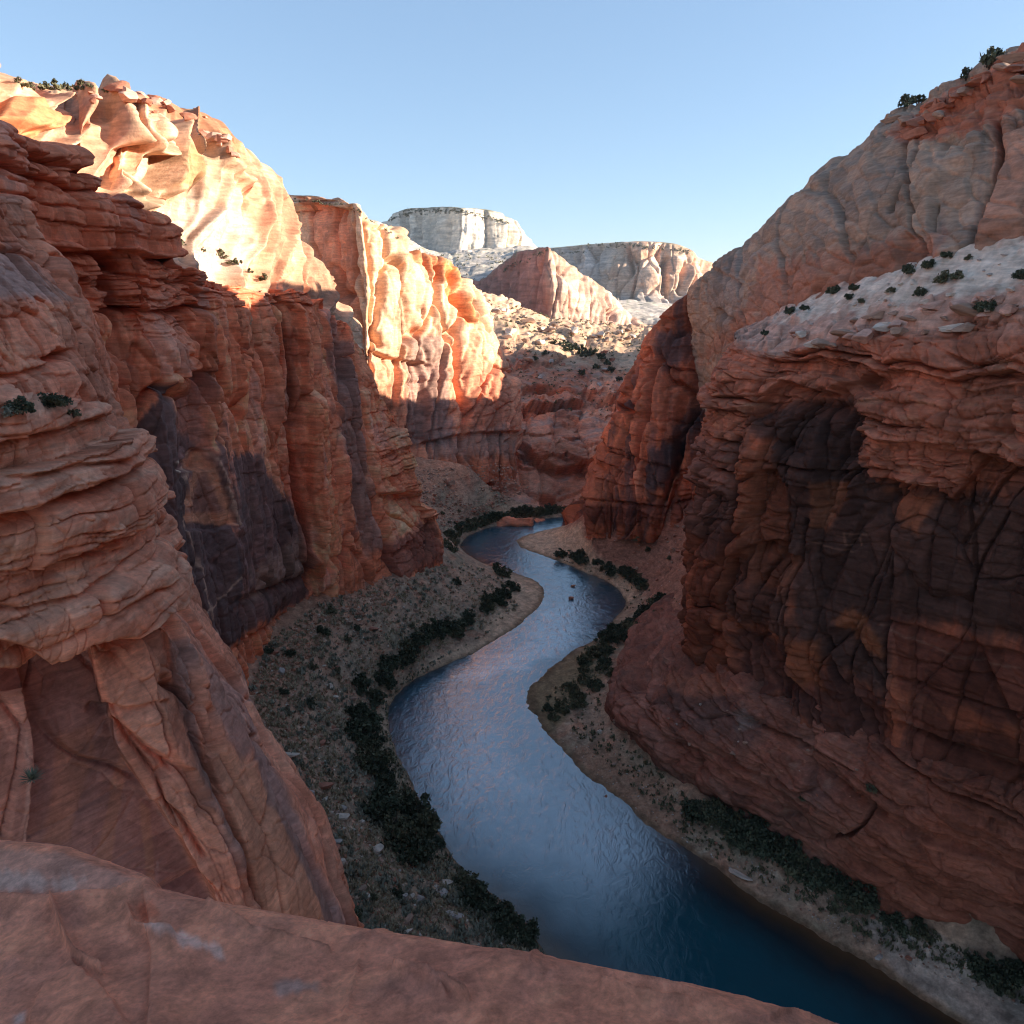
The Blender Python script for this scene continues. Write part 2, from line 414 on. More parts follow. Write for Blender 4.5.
# joints and slots that show in the wall
s.crack([(112, 268), (118, 320), (121, 380), (128, 430), (136, 500)], 1.7, 4.0)
s.crack([(284, 292), (290, 360), (295, 430), (299, 480), (311, 545), (317, 590)], 2.6, 10, rough=2); s.alcove([(286, 300), (306, 312), (312, 400), (314, 500), (322, 560), (312, 548), (299, 480), (291, 380)], 2.5, 1.5, 2)
s.crack([(258, 300), (266, 380), (272, 430)], 1.2, 1.2)
s.crack([(344, 345), (352, 400), (366, 470), (384, 540), (388, 560)], 2.4, 4.5)
s.crack([(356, 350), (364, 400), (372, 430)], 2.2, 2.5)
s.crack([(329, 300), (334, 390), (345, 450), (362, 530)], 1.4, 1.6)
s.crack([(110, 255), (120, 268)], 7, 4.0)
s.step([(60, 330), (90, 312), (112, 335)], 1.5, 10); s.step([(186, 262), (200, 280), (216, 300), (206, 330)], 1.8, 12)
s.alcove([(180, 372), (195, 367), (213, 369), (214, 374), (216, 470), (180, 470)], 1.6, 2, 2)
s.step([(180, 374), (192, 368), (214, 371)], 1.8, 8)
s.alcove([(187, 470), (204, 449), (215, 452), (232, 500), (238, 524), (214, 530), (190, 530)], 1.0, 1.5, 2)
s.alcove([(384, 430), (402, 428), (420, 492), (388, 492)], -1.5, 2, 2); s.beds(1.5, 1.6, 31, joint=5, m=pmask(s.px, s.py, [(380, 425), (402, 425), (424, 500), (386, 500)], 3))
s.step([(386, 492), (424, 495)], 3.0, 22); s.step([(395, 552), (442, 512)], 2.0, 12)
s.step([(250, 598), (290, 580), (318, 572)], 2.0, 9); s.step([(252, 640), (300, 612), (322, 596)], 1.2, 7)
s.step([(330, 560), (352, 545), (362, 552)], 1.2, 10)
n1 = s.nz(14, 41); n2 = s.nz(3.2, 42)
st = streaks(s, 2.2, 43)
c = lerp(np.broadcast_to(RED, s.P.shape) * 1.0, SALM, sstep(-.35, .6, n1 + .3 * n2))
c = lerp(c, DRED * 1.35, sstep(.1, .8, st) * .55)
c = bed_tint(c, s, .25)
c = lerp(c, DRED * 1.15, beds_m * .45)
c = lerp(c, TAN * .85, sstep(.25, .8, streaks(s, 9, 46, zs=.9)) * .35); c = lerp(c, np.array([.33, .23, .20]), sstep(.0, .6, streaks(s, 6, 1046, zs=.35)) * .5)
V2 = VARN * 1.0
c = tint_regions(c, s, [
    ([(157, 400), (160, 384), (172, 384), (180, 420), (216, 455), (222, 420), (240, 560), (240, 700), (200, 680), (140, 560), (128, 480), (130, 430)], V2, .93, 3, 7),
    ([(180, 400), (216, 372), (222, 450), (230, 470), (186, 480)], np.array([.15, .09, .085]), .7, 6, 9),
    ([(232, 455), (262, 452), (270, 470), (300, 510), (316, 545), (318, 600), (245, 640), (240, 600), (232, 530)], VARN * 1.05, .88, 4, 8),
    ([(188, 520), (206, 453), (214, 451), (236, 520), (238, 526)], np.array([.38, .19, .12]), .9, 2, 3),
    ([(194, 512), (210, 470), (222, 500), (228, 512)], np.array([.17, .09, .075]), .9, 3, 3),
    ([(225, 650), (236, 640), (248, 690), (232, 690)], RED, .9, 3, 3),
    ([(255, 570), (310, 530), (318, 565), (260, 600)], np.array([.22, .15, .125]), .75, 5, 9),
    ([(330, 300), (352, 345), (372, 480), (388, 560), (360, 540), (340, 440)], np.array([.15, .11, .105]), .72, 3, 6),
    ([(396, 500), (436, 505), (440, 525), (398, 540)], SALM * 1.05, .8, 3, 4),
    ([(388, 545), (436, 515), (446, 560), (400, 580)], np.array([.10, .045, .04]), .75, 4, 6),
    ([(290, 330), (300, 330), (318, 560), (306, 560)], DRED, .6, 4, 4),
], 47)
# pale seams crossing the varnish
for pts in ([(186, 515), (200, 570), (222, 655)], [(240, 577), (205, 615), (190, 640)], [(215, 450), (228, 480), (239, 524)], [(188, 515), (197, 470), (206, 450)]):
    d, _ = dseg(s.px + n2 * 1.5, s.py, pts); c = lerp(c, np.array([.34, .25, .2]), np.exp(-(d / .9) ** 2) * .75)
pm = pmask(s.px, s.py, [(178, 462), (186, 448), (190, 446), (189, 466), (182, 472)], 1, n2 * 2); c = lerp(c, WHITE * .8, pm)
pm = pmask(s.px, s.py, [(310, 582), (314, 580), (318, 586), (313, 590)], 1, 0); c = lerp(c, WHITE * .9, pm)
c = c * (1 + .22 * s.nz(1.6, 48, 3))[..., None]
s.lift = np.array([1.78, 1.48, 1.30]); s.build('canyon_wall', M_ROCK, c, 'shaded left canyon wall with dark desert varnish and deep vertical cracks', cat='canyon wall')

# ================================================================== upper cliff on the left, above the terrace, in sun
rimB = [W(-120, 60, 150), Y(-140, 40, 112), Y(-40, 62, 124), Y(0, 72, 130), Y(18, 84, 134), Y(60, 88, 142), Y(110, 92, 152), Y(140, 93, 160), Y(167, 101, 168), Y(190, 112, 176), Y(224, 119, 190), Y(240, 150, 196), Y(263, 168, 210),
        Y(276, 198, 220), Y(294, 234, 236), Y(318, 275, 256), Y(349, 317, 280)]
footB = [W(-60, 40, 116)] + [W(-60, 58, 116)] + [Y(-40, 140, 92)] + [Y(0, 160, 95), Y(15, 170, 98), Y(60, 190, 105), Y(105, 220, 117), Y(130, 235, 124), Y(160, 255, 130), Y(184, 275, 135), Y(215, 290, 150), Y(238, 293, 160), Y(262, 300, 172),
        Y(280, 304, 180), Y(298, 312, 200), Y(320, 318, 222), Y(352, 335, 250)]
cols = []
rimB2, footB2, offB = refine(rimB, footB, [(0, 0), (36, -1.5), (70, -3.2), (79, 2.6), (103, -2.2), (113, 3.0), (136, -1.5), (143, -3.4), (183, -2.5), (194, 2.6), (228, -1.8), (238, 1.8), (270, -.5), (294, -2), (303, 1.8), (330, -.6), (349, 0)], 2)
for r, b, k in zip(rimB2, footB2, offB):
    cols.append([r + W(-260, 40, 12), r + W(-14, 6, 1.5), r + W(.35 * k, 0, 0)] + face(r, b, [2.5 + k, 3.5 + k, 2.5 + .8 * k, .5 + .4 * k], fr=[.15, .4, .65, .85]) + [b, b + W(0, 0, -10)])
r, b = rimB[-1] + W(-25, 20, -10), footB[-1] + W(-10, 40, 0)
cols.append([r + W(-200, 40, 12), r + W(-14, 6, 1.5), r] + face(r, b, [0, 0, 0, 0], fr=[.15, .4, .65, .85]) + [b, b + W(0, 0, -10)])
s = Patch(cols, step=1.2, tu=.12, tv=.3, nsm=12); s.blur = 3
cap_m = pmask(s.px, s.py, [(60, 70), (60, 108), (130, 125), (190, 150), (240, 190), (262, 185), (262, 60)], 8, s.nz(6, 61) * 9)
s.rough(30, 1.3, 51, 2)
s.panel(15, 40, 3.4, 2.0, .03, 52, lean=-.25, m=1 - .5 * cap_m, warp=.2)
s.panel(3.4, 5, .4, .2, .04, 1053, lean=.3, warp=.1); s.panel(6, 14, .9, .5, .03, 53, lean=-.25, warp=.2)
s.beds(2.4, .7, 54, joint=4, m=cap_m)
s.rough(5, .38, 56, 5, .5)
s.crack([(70, 112), (73, 140), (79, 160)], 1.6, 3); s.crack([(104, 108), (112, 128), (118, 160)], 2.4, 4)
s.crack([(194, 115), (190, 140), (184, 165)], 1.6, 4.5); s.crack([(137, 112), (140, 130), (145, 150)], 2.0, 4); s.crack([(212, 142), (226, 170), (236, 195)], 1.4, 2)
s.alcove([(143, 180), (150, 160), (146, 130), (160, 128), (168, 150), (182, 172), (185, 192), (172, 186), (160, 200), (147, 198)], 5.5, 2, 3)
s.alcove([(0, 105), (20, 108), (34, 125), (32, 134), (10, 132), (-20, 128)], 3.0, 2, 2)
s.alcove([(207, 145), (218, 140), (222, 152), (214, 160)], 3, 1.5, 2)
s.step([(20, 108), (50, 100), (100, 112)], 1.5, 7)
n1 = s.nz(12, 57); n2 = s.nz(3, 58)
c = lerp(np.broadcast_to(TAN, s.P.shape) * 1.08, SALM * 1.12, sstep(-.3, .8, n1))
c = tint_regions(c, s, [
    ([(150, 215), (190, 190), (240, 220), (250, 260), (200, 285), (160, 260)], WHITE, .5, 9, 12),
    ([(225, 130), (262, 165), (350, 315), (290, 300), (240, 200)], np.array([.50, .24, .14]), .75, 10, 12),
    ([(60, 84), (130, 92), (240, 120), (250, 165), (215, 150), (150, 112), (100, 108)], np.array([.40, .15, .07]), .8, 5, 9),
    ([(-60, 100), (30, 105), (40, 140), (-60, 150)], np.array([.46, .16, .06]), .85, 4, 6),
    ([(147, 190), (156, 140), (165, 150), (182, 175), (182, 192), (160, 200)], np.array([.40, .20, .08]), .8, 4, 4),
], 59)
c = lerp(c, DRED * 1.5, sstep(.35, .9, streaks(s, 2.0, 60)) * .45)
c = c * (1 + .16 * n2)[..., None]
s.lift = np.array([1.0, 1.0, 1.0]); s.rimfade = .3; s.build('upper_cliff', M_ROCK, c, 'sunlit cream and orange cliff on the left with a dark alcove under its rim', cat='cliff')

# ================================================================== second sunlit cliff further up the canyon
rimE = [Y(240, 190, 400), Y(274, 194, 378), Y(296, 197, 372), Y(330, 202, 352), Y(337, 197, 349), Y(355, 204, 338), Y(367, 214, 344), Y(382, 226, 352), Y(401, 234, 364), Y(421, 248, 377), Y(431, 255, 382), Y(445, 257, 390), Y(461, 264, 400),
        Y(472, 278, 406), Y(484, 302, 410), Y(494, 324, 412), Y(504, 356, 411), Y(513, 387, 408), Y(512, 428, 400)]
baseE = [W(-100, 350, 30), W(-92, 348, 30), W(-84, 340, 28), W(-76, 322, 28), W(-72, 315, 28), Z(358, 474, 26), Z(370, 471, 26), Z(384, 468, 26), Z(400, 465, 26), Z(417, 462, 26), Z(428, 460, 26), Z(440, 458, 26), Z(456, 456, 26),
         Z(470, 455, 25), Z(480, 454, 25), Z(490, 453, 24), Z(500, 453, 24), Z(507, 453, 23), Z(511, 454, 22)]
cols = []
for i, (r, b) in enumerate(zip(rimE, baseE)):
    k = [4, 6, 5, 1, 0] if i >= 5 else [0, 0, 0, 0, 0]
    cols.append([r + W(-160, 120, 10), r + W(-12, 14, 1.5), r] + face(r, b, k, out=(.8, -.6, 0), fr=[.1, .3, .55, .8, .93]) + [b, b + W(2, -2, -14)])
for dd in ((-6, 18, 0), (-30, 60, 5)):
    r, b = rimE[-1] + np.array(dd) + W(0, 0, 4), baseE[-1] + np.array(dd)
    cols.append([r + W(-60, 60, 10), r + W(-12, 14, 1.5), r] + face(r, b, [0] * 5, fr=[.1, .3, .55, .8, .93]) + [b, b + W(2, -2, -14)])
s = Patch(cols, step=1.2, tu=.35, tv=.35)
s.rough(40, 1.8, 71, 2)
s.panel(22, 70, 4.8, 3.5, .03, 72, lean=-.3, warp=.2)
s.panel(4, 5, .8, .3, .04, 1073, lean=.3, warp=.1); s.panel(8, 22, 2.0, .8, .03, 73, lean=-.3, warp=.2)
rim_m = sstep(3.2, 2.2, s.v)
s.beds(3.0, 2.5, 74, joint=6, m=rim_m); s.beds(6, .6, 75, joint=20, m=1 - rim_m)
s.rough(7, .55, 76, 5, .5)
s.crack([(366, 222), (372, 250), (378, 290), (368, 325), (380, 345)], 4, 9, 3); s.crack([(352, 232), (353, 262), (362, 300)], 2, 5)
s.crack([(440, 275), (447, 320), (458, 350), (462, 400)], 1.8, 5); s.crack([(478, 300), (486, 325), (494, 345)], 1.8, 4)
s.alcove([(402, 238), (418, 240), (421, 252), (412, 250)], 6, 1.5, 1.5); s.alcove([(437, 262), (446, 262), (447, 282), (438, 275)], 7, 1.5, 1.5); s.alcove([(451, 270), (462, 268), (478, 322), (470, 322), (456, 292)], 8, 2, 2)
s.alcove([(415, 360), (428, 362), (430, 420), (420, 440), (414, 400)], 3, 2, 3)
s.step([(372, 350), (400, 358), (430, 362)], 4, 10); s.step([(430, 440), (470, 432), (512, 430)], 3, 10)
n1 = s.nz(20, 77); n2 = s.nz(4.5, 78)
c = lerp(np.broadcast_to(TAN, s.P.shape) * 1.05, SALM, sstep(.0, 1.1, n1))
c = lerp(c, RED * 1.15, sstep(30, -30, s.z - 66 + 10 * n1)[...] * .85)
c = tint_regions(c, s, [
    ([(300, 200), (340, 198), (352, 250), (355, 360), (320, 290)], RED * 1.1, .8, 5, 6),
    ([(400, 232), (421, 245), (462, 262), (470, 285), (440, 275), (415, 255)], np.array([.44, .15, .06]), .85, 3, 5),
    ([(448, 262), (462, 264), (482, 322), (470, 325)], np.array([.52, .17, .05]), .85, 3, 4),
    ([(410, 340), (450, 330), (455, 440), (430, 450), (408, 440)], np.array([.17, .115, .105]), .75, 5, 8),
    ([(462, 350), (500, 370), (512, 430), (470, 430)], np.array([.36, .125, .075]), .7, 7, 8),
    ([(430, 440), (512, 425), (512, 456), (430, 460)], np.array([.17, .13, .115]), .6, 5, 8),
    ([(270, 190), (300, 192), (300, 205), (275, 215)], WHITE, .8, 3, 4),
], 79)
c = lerp(c, DRED * 1.4, sstep(.3, .9, streaks(s, 3.5, 80)) * .5)
c = c * (1 + .16 * n2)[..., None]
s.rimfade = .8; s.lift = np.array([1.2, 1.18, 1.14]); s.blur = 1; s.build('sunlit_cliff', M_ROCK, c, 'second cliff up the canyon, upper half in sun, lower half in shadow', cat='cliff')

# ================================================================== far benches and boulder slope beyond the bend
rowsF = []
for fy, Yd in ((None, 850), (.22, 640), (.36, 545), (.44, 488), (.50, 472), (.60, 425), (.68, 405), (.73, 397), (.86, 360), (.955, 331), (1.0, 317)):
    row = []
    for px, ty, yo in ((400, 262, 0), (470, 284, 8), (490, 294, 6), (520, 303, 2), (552, 318, -4), (600, 323, 0), (640, 324, 3), (700, 318, 0), (800, 318, -8), (950, 318, -20)):
        t = fy or 0
        row.append(Y(px, ty + (517 - ty) * t + (yo * (1 - t) if fy else 0), Yd + (0 if px < 520 else (px - 520) * .05)))
    rowsF.append(row)
rowsF.insert(0, [p + W(0, 300, -40) for p in rowsF[0]])
rowsF.append([p + W(0, -12, -10) for p in rowsF[-1]])
s = Patch([list(cx) for cx in zip(*rowsF)], step=1.2, tu=.4, tv=.2)
s.n[..., 1] -= .5; s.n /= np.linalg.norm(s.n, axis=-1, keepdims=True)
dist_m = sstep(500, 620, s.y)
s.rough(45, 4, 81, 3); s.panel(30, 22, 5, 1.5, .05, 82); s.beds(6, 7.5, 83, joint=26, warp=3, m=1 - .75 * dist_m); s.beds(2.2, 2.2, 84, joint=12, warp=3, m=1 - .6 * dist_m)
f1, f2, a, b2 = worley2(s.x / 9, s.y / 9, 85); s.dz += (4 * a * (b2 > .5) * np.clip(1 - f1 * 1.9, 0, 1) * sstep(420, 500, s.y)).astype(F32)
s.rough(7, 1.4, 86, 5, .55)
s.step([(510, 385), (545, 383), (600, 393), (640, 396)], 12, 10); s.step([(515, 430), (530, 452), (560, 462), (600, 456)], 12, 9); s.step([(500, 480), (560, 486), (600, 478)], 4, 8)
s.alcove([(512, 400), (528, 402), (532, 430), (514, 428)], 8, 2, 2); s.alcove([(545, 486), (560, 486), (562, 500), (546, 502)], 6, 2, 2); s.alcove([(488, 470), (506, 470), (504, 484), (490, 486)], 6, 2, 2)
n1 = s.nz(26, 87); n2 = s.nz(6, 88)
c = lerp(np.broadcast_to(RED, s.P.shape) * 1.1, SALM, sstep(-.4, .6, n1)); c = bed_tint(c, s, .4)
c = lerp(c, np.array([.24, .19, .16]), sstep(0, .5, s.nz(15, 89)) * .6)
c = lerp(c, np.array([.50, .33, .21]), sstep(600, 680, s.y + 30 * n1) * .85)
c = lerp(c, np.array([.16, .14, .09]), sstep(.25, .6, s.nz(11, 90)) * .6 * sstep(450, 600, s.y))
c = c * (1 + .25 * n2)[..., None]
s.lift = 1.15; s.build('far_bench', M_ROCK, c, 'terraced red benches and rubble slope beyond the river bend', cat='terrain')

# ================================================================== central butte
rimG = [Y(400, 262, 1330), Y(440, 268, 1240), Y(478, 281, 1110), Y(500, 266, 1060), Y(518, 252, 1010), Y(536, 249, 970), Y(548, 247, 935), Y(562, 257, 950), Y(577, 268, 965), Y(593, 279, 985), Y(609, 291, 1005), Y(622, 305, 1020), Y(636, 319, 1040), Y(652, 327, 1060)]
footG = [Y(395, 290, 1250), Y(438, 292, 1180), Y(478, 298, 1060), Y(498, 302, 1010), Y(515, 308, 960), Y(534, 315, 915), Y(552, 323, 880), Y(566, 324, 888), Y(580, 325, 900), Y(596, 326, 915), Y(612, 327, 930), Y(624, 327.5, 945), Y(638, 328, 965), Y(655, 331, 985)]
cols = []
for i, (r, b) in enumerate(zip(rimG, footG)):
    k = 8 if 6 <= i < 12 else 0
    cols.append([r + W(-30, 500, -10), r + W(-4, 60, 2), r] + face(r, b, [0, k * .6, 0], out=(.5, -.8, 0)) + [b, b + W(0, -30, -40)])
s = Patch(cols, step=1.0, tu=.25, tv=.3)
s.rough(80, 4, 91, 3); s.panel(40, 140, 4, 3, .04, 92, lean=-.4, warp=.2); s.panel(14, 40, 1.5, 1.5, .05, 93, lean=-.3, warp=.2); s.rough(16, 1.2, 94, 5, .55)
s.alcove([(578, 268), (588, 272), (586, 280), (580, 278)], 10, 1.5, 1); s.alcove([(608, 308), (616, 308), (616, 321), (610, 319)], 9, 1.5, 1)
n1 = s.nz(50, 95); n2 = s.nz(11, 96)
c = lerp(np.broadcast_to(np.array([.44, .26, .185]), s.P.shape), np.array([.52, .35, .26]), sstep(-.4, .6, n1))
c = lerp(c, np.array([.32, .115, .08]), sstep(553, 545, s.px + 3 * n1) * .85)  # left face tinted darker red, its shade put into the colour
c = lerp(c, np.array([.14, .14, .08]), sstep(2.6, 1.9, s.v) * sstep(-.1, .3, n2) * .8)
c = lerp(c, np.array([.27, .12, .09]), sstep(.2, .8, streaks(s, 9, 97)) * .6); c = c * (1 + .15 * n2)[..., None]
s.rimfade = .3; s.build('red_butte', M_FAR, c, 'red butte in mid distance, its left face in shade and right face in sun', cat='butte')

# ================================================================== pale bench between butte and white mesa, and the white mesa itself
cols = []
for px, t, m_, b_ in ((250, 214, 240, 290), (340, 216, 245, 290), (380, 226, 250, 290), (430, 252, 262, 290), (460, 252, 264, 286), (500, 249, 258, 280), (530, 247, 256, 280), (548, 258, 270, 290), (562, 292, 300, 312), (620, 300, 308, 318), (700, 306, 314, 324)):
    cols.append([Y(px, t - 2, 1700), Y(px, t, 1500), Y(px, m_, 1400), Y(px, b_, 1300), Y(px, b_ + 30, 1280)])
s = Patch(cols, step=1.2, tu=.4, tv=.3)
s.rough(120, 6, 101, 4); s.beds(14, 3, 102, joint=60, warp=8); s.rough(25, 2, 103, 4)
n1 = s.nz(60, 104); n2 = s.nz(14, 105)
c = lerp(np.broadcast_to(np.array([.42, .36, .31]), s.P.shape), np.array([.5, .42, .33]), sstep(-.3, .5, n1)); c = lerp(c, np.array([.15, .15, .09]), sstep(.1, .5, n2) * .7 * sstep(2.2, 1.2, s.v))
s.build('pale_bench', M_FAR, c, 'grey and cream slope below the white mesa, dotted with scrub', cat='terrain')

rimH = [Y(340, 216, 2300), Y(383, 223, 2000), Y(394, 214, 1920), Y(406, 209, 1860), Y(438, 207, 1720), Y(452, 207, 1660), Y(461, 208, 1620), Y(475, 209, 1635), Y(492, 211, 1650), Y(505, 216, 1665), Y(516, 221, 1680), Y(523, 234, 1700), Y(529, 246, 1720)]
footH = [Y(336, 232, 2200), Y(380, 240, 1950), Y(393, 243, 1860), Y(406, 246, 1800), Y(436, 253, 1660), Y(451, 255, 1600), Y(459, 255, 1560), Y(476, 254, 1570), Y(494, 252, 1585), Y(507, 250, 1600), Y(519, 249, 1620), Y(526, 249, 1650), Y(533, 250, 1700)]
cols = [[r + W(-60, 700, 0), r + W(-5, 90, 6), r] + face(r, b, [4, 4]) + [b, b + W(0, -60, -60)] for r, b in zip(rimH, footH)]
s = Patch(cols, step=.9, tu=.2, tv=.15)
s.rough(90, 9, 111, 3); fl = ridged(s.al / 55, s.z / 500, 0, 112, 3); hm = sstep(1.9, 2.2, s.v); s.off += (7 * fl * hm).astype(F32); s.panel(45, 400, 16, 6, .06, 113, warp=.15, m=hm); s.rough(20, 3, 114, 4)
n2 = s.nz(14, 115)
c = np.broadcast_to(np.array([.58, .48, .37]), s.P.shape) * (1 + .15 * n2)[..., None]; c = lerp(c, np.array([.33, .30, .27]), sstep(.2, .7, streaks(s, 14, 116)) * .6)
c = lerp(c, np.array([.12, .12, .07]), sstep(2.35, 1.9, s.v + .3 * n2) * .8)
s.rimfade = .3; s.build('white_mesa', M_FAR, c, 'flat topped white mesa on the skyline with fluted cliffs', cat='mesa')

# ================================================================== far mesa on the right
rimI = [Y(530, 250, 2500), Y(557, 248, 2420), Y(590, 245, 2330), Y(617, 243, 2260), Y(626, 242, 2230), Y(650, 242, 2210), Y(676, 244, 2210), Y(693, 251, 2240), Y(699, 258, 2270), Y(716, 264, 2330), Y(740, 275, 2400), Y(800, 285, 2500)]
footI = [Y(530, 290, 2350), Y(557, 290, 2270), Y(588, 291, 2170), Y(604, 293, 2110), Y(618, 296, 2070), Y(648, 299, 2050), Y(676, 298, 2060), Y(694, 296, 2090), Y(703, 295, 2120), Y(718, 297, 2200), Y(742, 300, 2300), Y(800, 300, 2400)]
cols = [[r + W(0, 900, 0), r + W(-5, 110, 6), r] + face(r, b, [0, 12, 4], out=(.3, -.9, 0)) + [b, b + W(0, -450, -110), b + W(0, -480, -200)] for r, b in zip(rimI, footI)]
s = Patch(cols, step=.95, tu=.3, tv=.2)
im = sstep(1.9, 2.3, s.v); s.rough(160, 16, 121, 3, m=im); s.panel(120, 300, 26, 14, .05, 122, lean=-.3, warp=.2, m=im); s.panel(40, 80, 6, 5, .06, 123, m=im); s.rough(35, 4, 124, 4)
s.crack([(628, 246), (632, 270)], 5, 30); s.crack([(668, 258), (664, 290)], 5, 40); s.crack([(688, 262), (682, 292)], 4, 30)
n1 = s.nz(120, 125); n2 = s.nz(25, 126)
c = lerp(np.broadcast_to(np.array([.50, .29, .19]), s.P.shape), np.array([.54, .38, .27]), sstep(-.4, .5, n1))
c = lerp(c, np.array([.36, .31, .27]), sstep(622, 606, s.px + 5 * n1 - (s.py - 250) * -.35) * .8)
c = lerp(c, np.array([.27, .25, .23]), sstep(5.2, 6.2, s.v) * .8); c = lerp(c, np.array([.12, .12, .07]), sstep(2.2, 1.7, s.v + .4 * n2) * .7)
c = c * (1 + .14 * n2)[..., None]
s.rimfade = .3; s.build('far_mesa', M_FAR, c, 'long tan mesa on the skyline right of the red butte', cat='mesa')

# ================================================================== right wall at the bend (red, furthest of the shaded right-hand rocks)
rimJ = [Y(560, 531, 316), Y(574, 512, 314), Y(581, 500, 312), Y(592, 474, 310), Y(604, 440, 309), Y(617, 407, 308), Y(630, 377, 307), Y(645, 339, 306), Y(659, 319, 304), Y(673, 305, 302), Y(686, 296, 301), Y(700, 286, 300), Y(718, 268, 292), Y(745, 290, 270), Y(765, 300, 240)]
footJ = [Z(566, 533, 2), Z(574, 522, 7), Z(580, 515, 12), Z(588, 509, 20), Z(597, 506, 24), Z(607, 505, 25), Z(618, 505, 25), Z(630, 506, 26), Z(642, 507, 26), Z(655, 508, 27), Z(668, 508, 27), Z(682, 506, 28), Z(700, 502, 29), W(60, 225, 29), W(62, 200, 29)]
cols = []
for i, (r, b) in enumerate(zip(rimJ, footJ)):
    k = 1 if i > 3 else 0
    cols.append([r + W(120, 70, 5), r + W(9, 6, 1.0), r] + face(r, b, [-1 * k, -2 * k, -1.5 * k, 0], out=(1, 0, 0), fr=[.15, .4, .7, .9]) + [b, b + W(-1, -1, -12)])
cols.insert(0, [p + W(14, 22, 0) for p in cols[0]])
for (x, y, z) in ((118, 405, 108), (165, 520, 112), (215, 640, 112), (420, 760, 112)):  # unseen wall past the bend, added to shade the far benches
    r, b = W(x, y, z), W(x - 8, y, 12)
    cols.insert(0, [r + W(140, -60, 3), r + W(12, -4, 1), r] + face(r, b, [-1, -2, -1.5, 0], fr=[.15, .4, .7, .9]) + [b, b + W(-1, -1, -12)])
s = Patch(cols, step=1.25, tu=.3, tv=.3)
s.rough(30, 2.5, 131, 3); s.panel(15, 60, 6, 3.0, .035, 132, lean=.4, warp=.2); s.panel(3, 4.5, .7, .25, .04, 1133, lean=.3, warp=.1); s.panel(6, 18, 2.2, .9, .03, 133, lean=.3, warp=.2)
s.beds(3, 1.6, 134, joint=9, warp=3); s.rough(5, .5, 136, 5, .5)
s.crack([(706, 300), (700, 340), (690, 400), (676, 460), (664, 500)], 4, 6, 4); s.crack([(664, 330), (650, 400), (640, 470)], 2, 3); s.crack([(632, 390), (622, 440), (612, 500)], 1.6, 3); s.crack([(722, 300), (716, 340)], 2, 3)
s.alcove([(676, 480), (686, 474), (692, 500), (682, 508), (672, 506)], 4, 2, 2); s.alcove([(690, 330), (712, 326), (702, 400), (684, 430)], 3, 3, 4)
s.step([(585, 500), (620, 500), (665, 506), (695, 498)], 2.2, 8)
n1 = s.nz(12, 137); n2 = s.nz(3.2, 138); st = streaks(s, 4, 139)
c = lerp(np.broadcast_to(RED, s.P.shape) * .95, np.array([.42, .15, .075]), sstep(-.4, .5, n1)); c = bed_tint(c, s, .3)
c = lerp(c, VARN * 1.1, sstep(.0, .55, st + .25 * n1) * .72)
c = tint_regions(c, s, [
    ([(700, 320), (722, 318), (716, 360), (700, 420), (680, 450), (664, 490), (640, 490), (655, 450), (685, 400)], VARN, .88, 4, 8),
    ([(640, 360), (675, 350), (690, 380), (670, 440), (645, 430)], np.array([.40, .15, .085]), .8, 5, 8),
    ([(655, 330), (690, 330), (684, 360), (662, 370)], VARN * 1.3, .75, 4, 6),
    ([(690, 300), (716, 285), (724, 320), (700, 328)], np.array([.40, .17, .10]), .85, 3, 4),
    ([(575, 505), (700, 500), (700, 520), (575, 525)], np.array([.13, .05, .04]), .6, 3, 4),
    ([(632, 480), (645, 460), (648, 498), (634, 498)], SALM, .8, 2, 3),
], 140)
c = c * (1 + .22 * n2)[..., None]
s.rimfade = .3; s.lift = np.array([1.0, .78, .68]); s.build('bend_wall', M_ROCK, c, 'dark red shaded rock wall on the right where the river bends', cat='canyon wall')

# ================================================================== big slickrock dome above the right terrace
rimL = [Y(699, 287, 300), Y(718, 265, 292), Y(766, 228, 280), Y(818, 176, 268), Y(859, 149, 255), Y(884, 130, 244), Y(893, 114, 236), Y(927, 102, 224), Y(947, 86, 214), Y(971, 77, 206), Y(1002, 58, 197), Y(1024, 48, 190), W(124, 170, 150), W(126, 146, 149), W(121, 116, 168), W(118, 78, 176), W(112, 40, 174), W(105, -10, 158), W(100, -120, 158)]  # last columns are out of view, heights shaped for the shadow they cast
footL = [Y(690, 330, 290), Y(712, 345, 262), Y(739, 340, 205), Y(775, 322, 178), Y(806, 305, 160), Y(828, 296, 150), Y(850, 287, 143), Y(880, 279, 135), Y(906, 271, 128), Y(930, 263, 123), Y(968, 254, 117), Y(1024, 241, 111), Y(1120, 225, 101), W(78, 96, 108), W(80, 80, 108), W(80, 60, 108), W(78, 35, 107), W(76, -10, 107), W(76, -120, 107)]
cols = []
for r, b in zip(rimL, footL):
    cols.append([r + W(420, 160, 12), r + W(30, 18, 4), r] + face(r, b, [-3, -6, -6, -3], out=(.7, .3, -1), fr=[.1, .35, .65, .88]) + [b, b + W(0, 2, -95)])
s = Patch(cols, step=1.35, tu=.35, tv=.4, nzk=.7)
capL = pmask(s.px, s.py, [(870, 150), (884, 125), (940, 150), (1024, 120), (1100, 110), (1100, -50), (930, 40), (880, 100)], 7, s.nz(7, 151) * 9)
s.rough(34, 1.6, 152, 2)
s.panel(26, 50, 1.3, .9, .025, 153, lean=.5, m=1 - .5 * capL, warp=.2); s.panel(7, 5, .5, .25, .03, 2153, lean=.6, m=1 - capL, warp=.2)
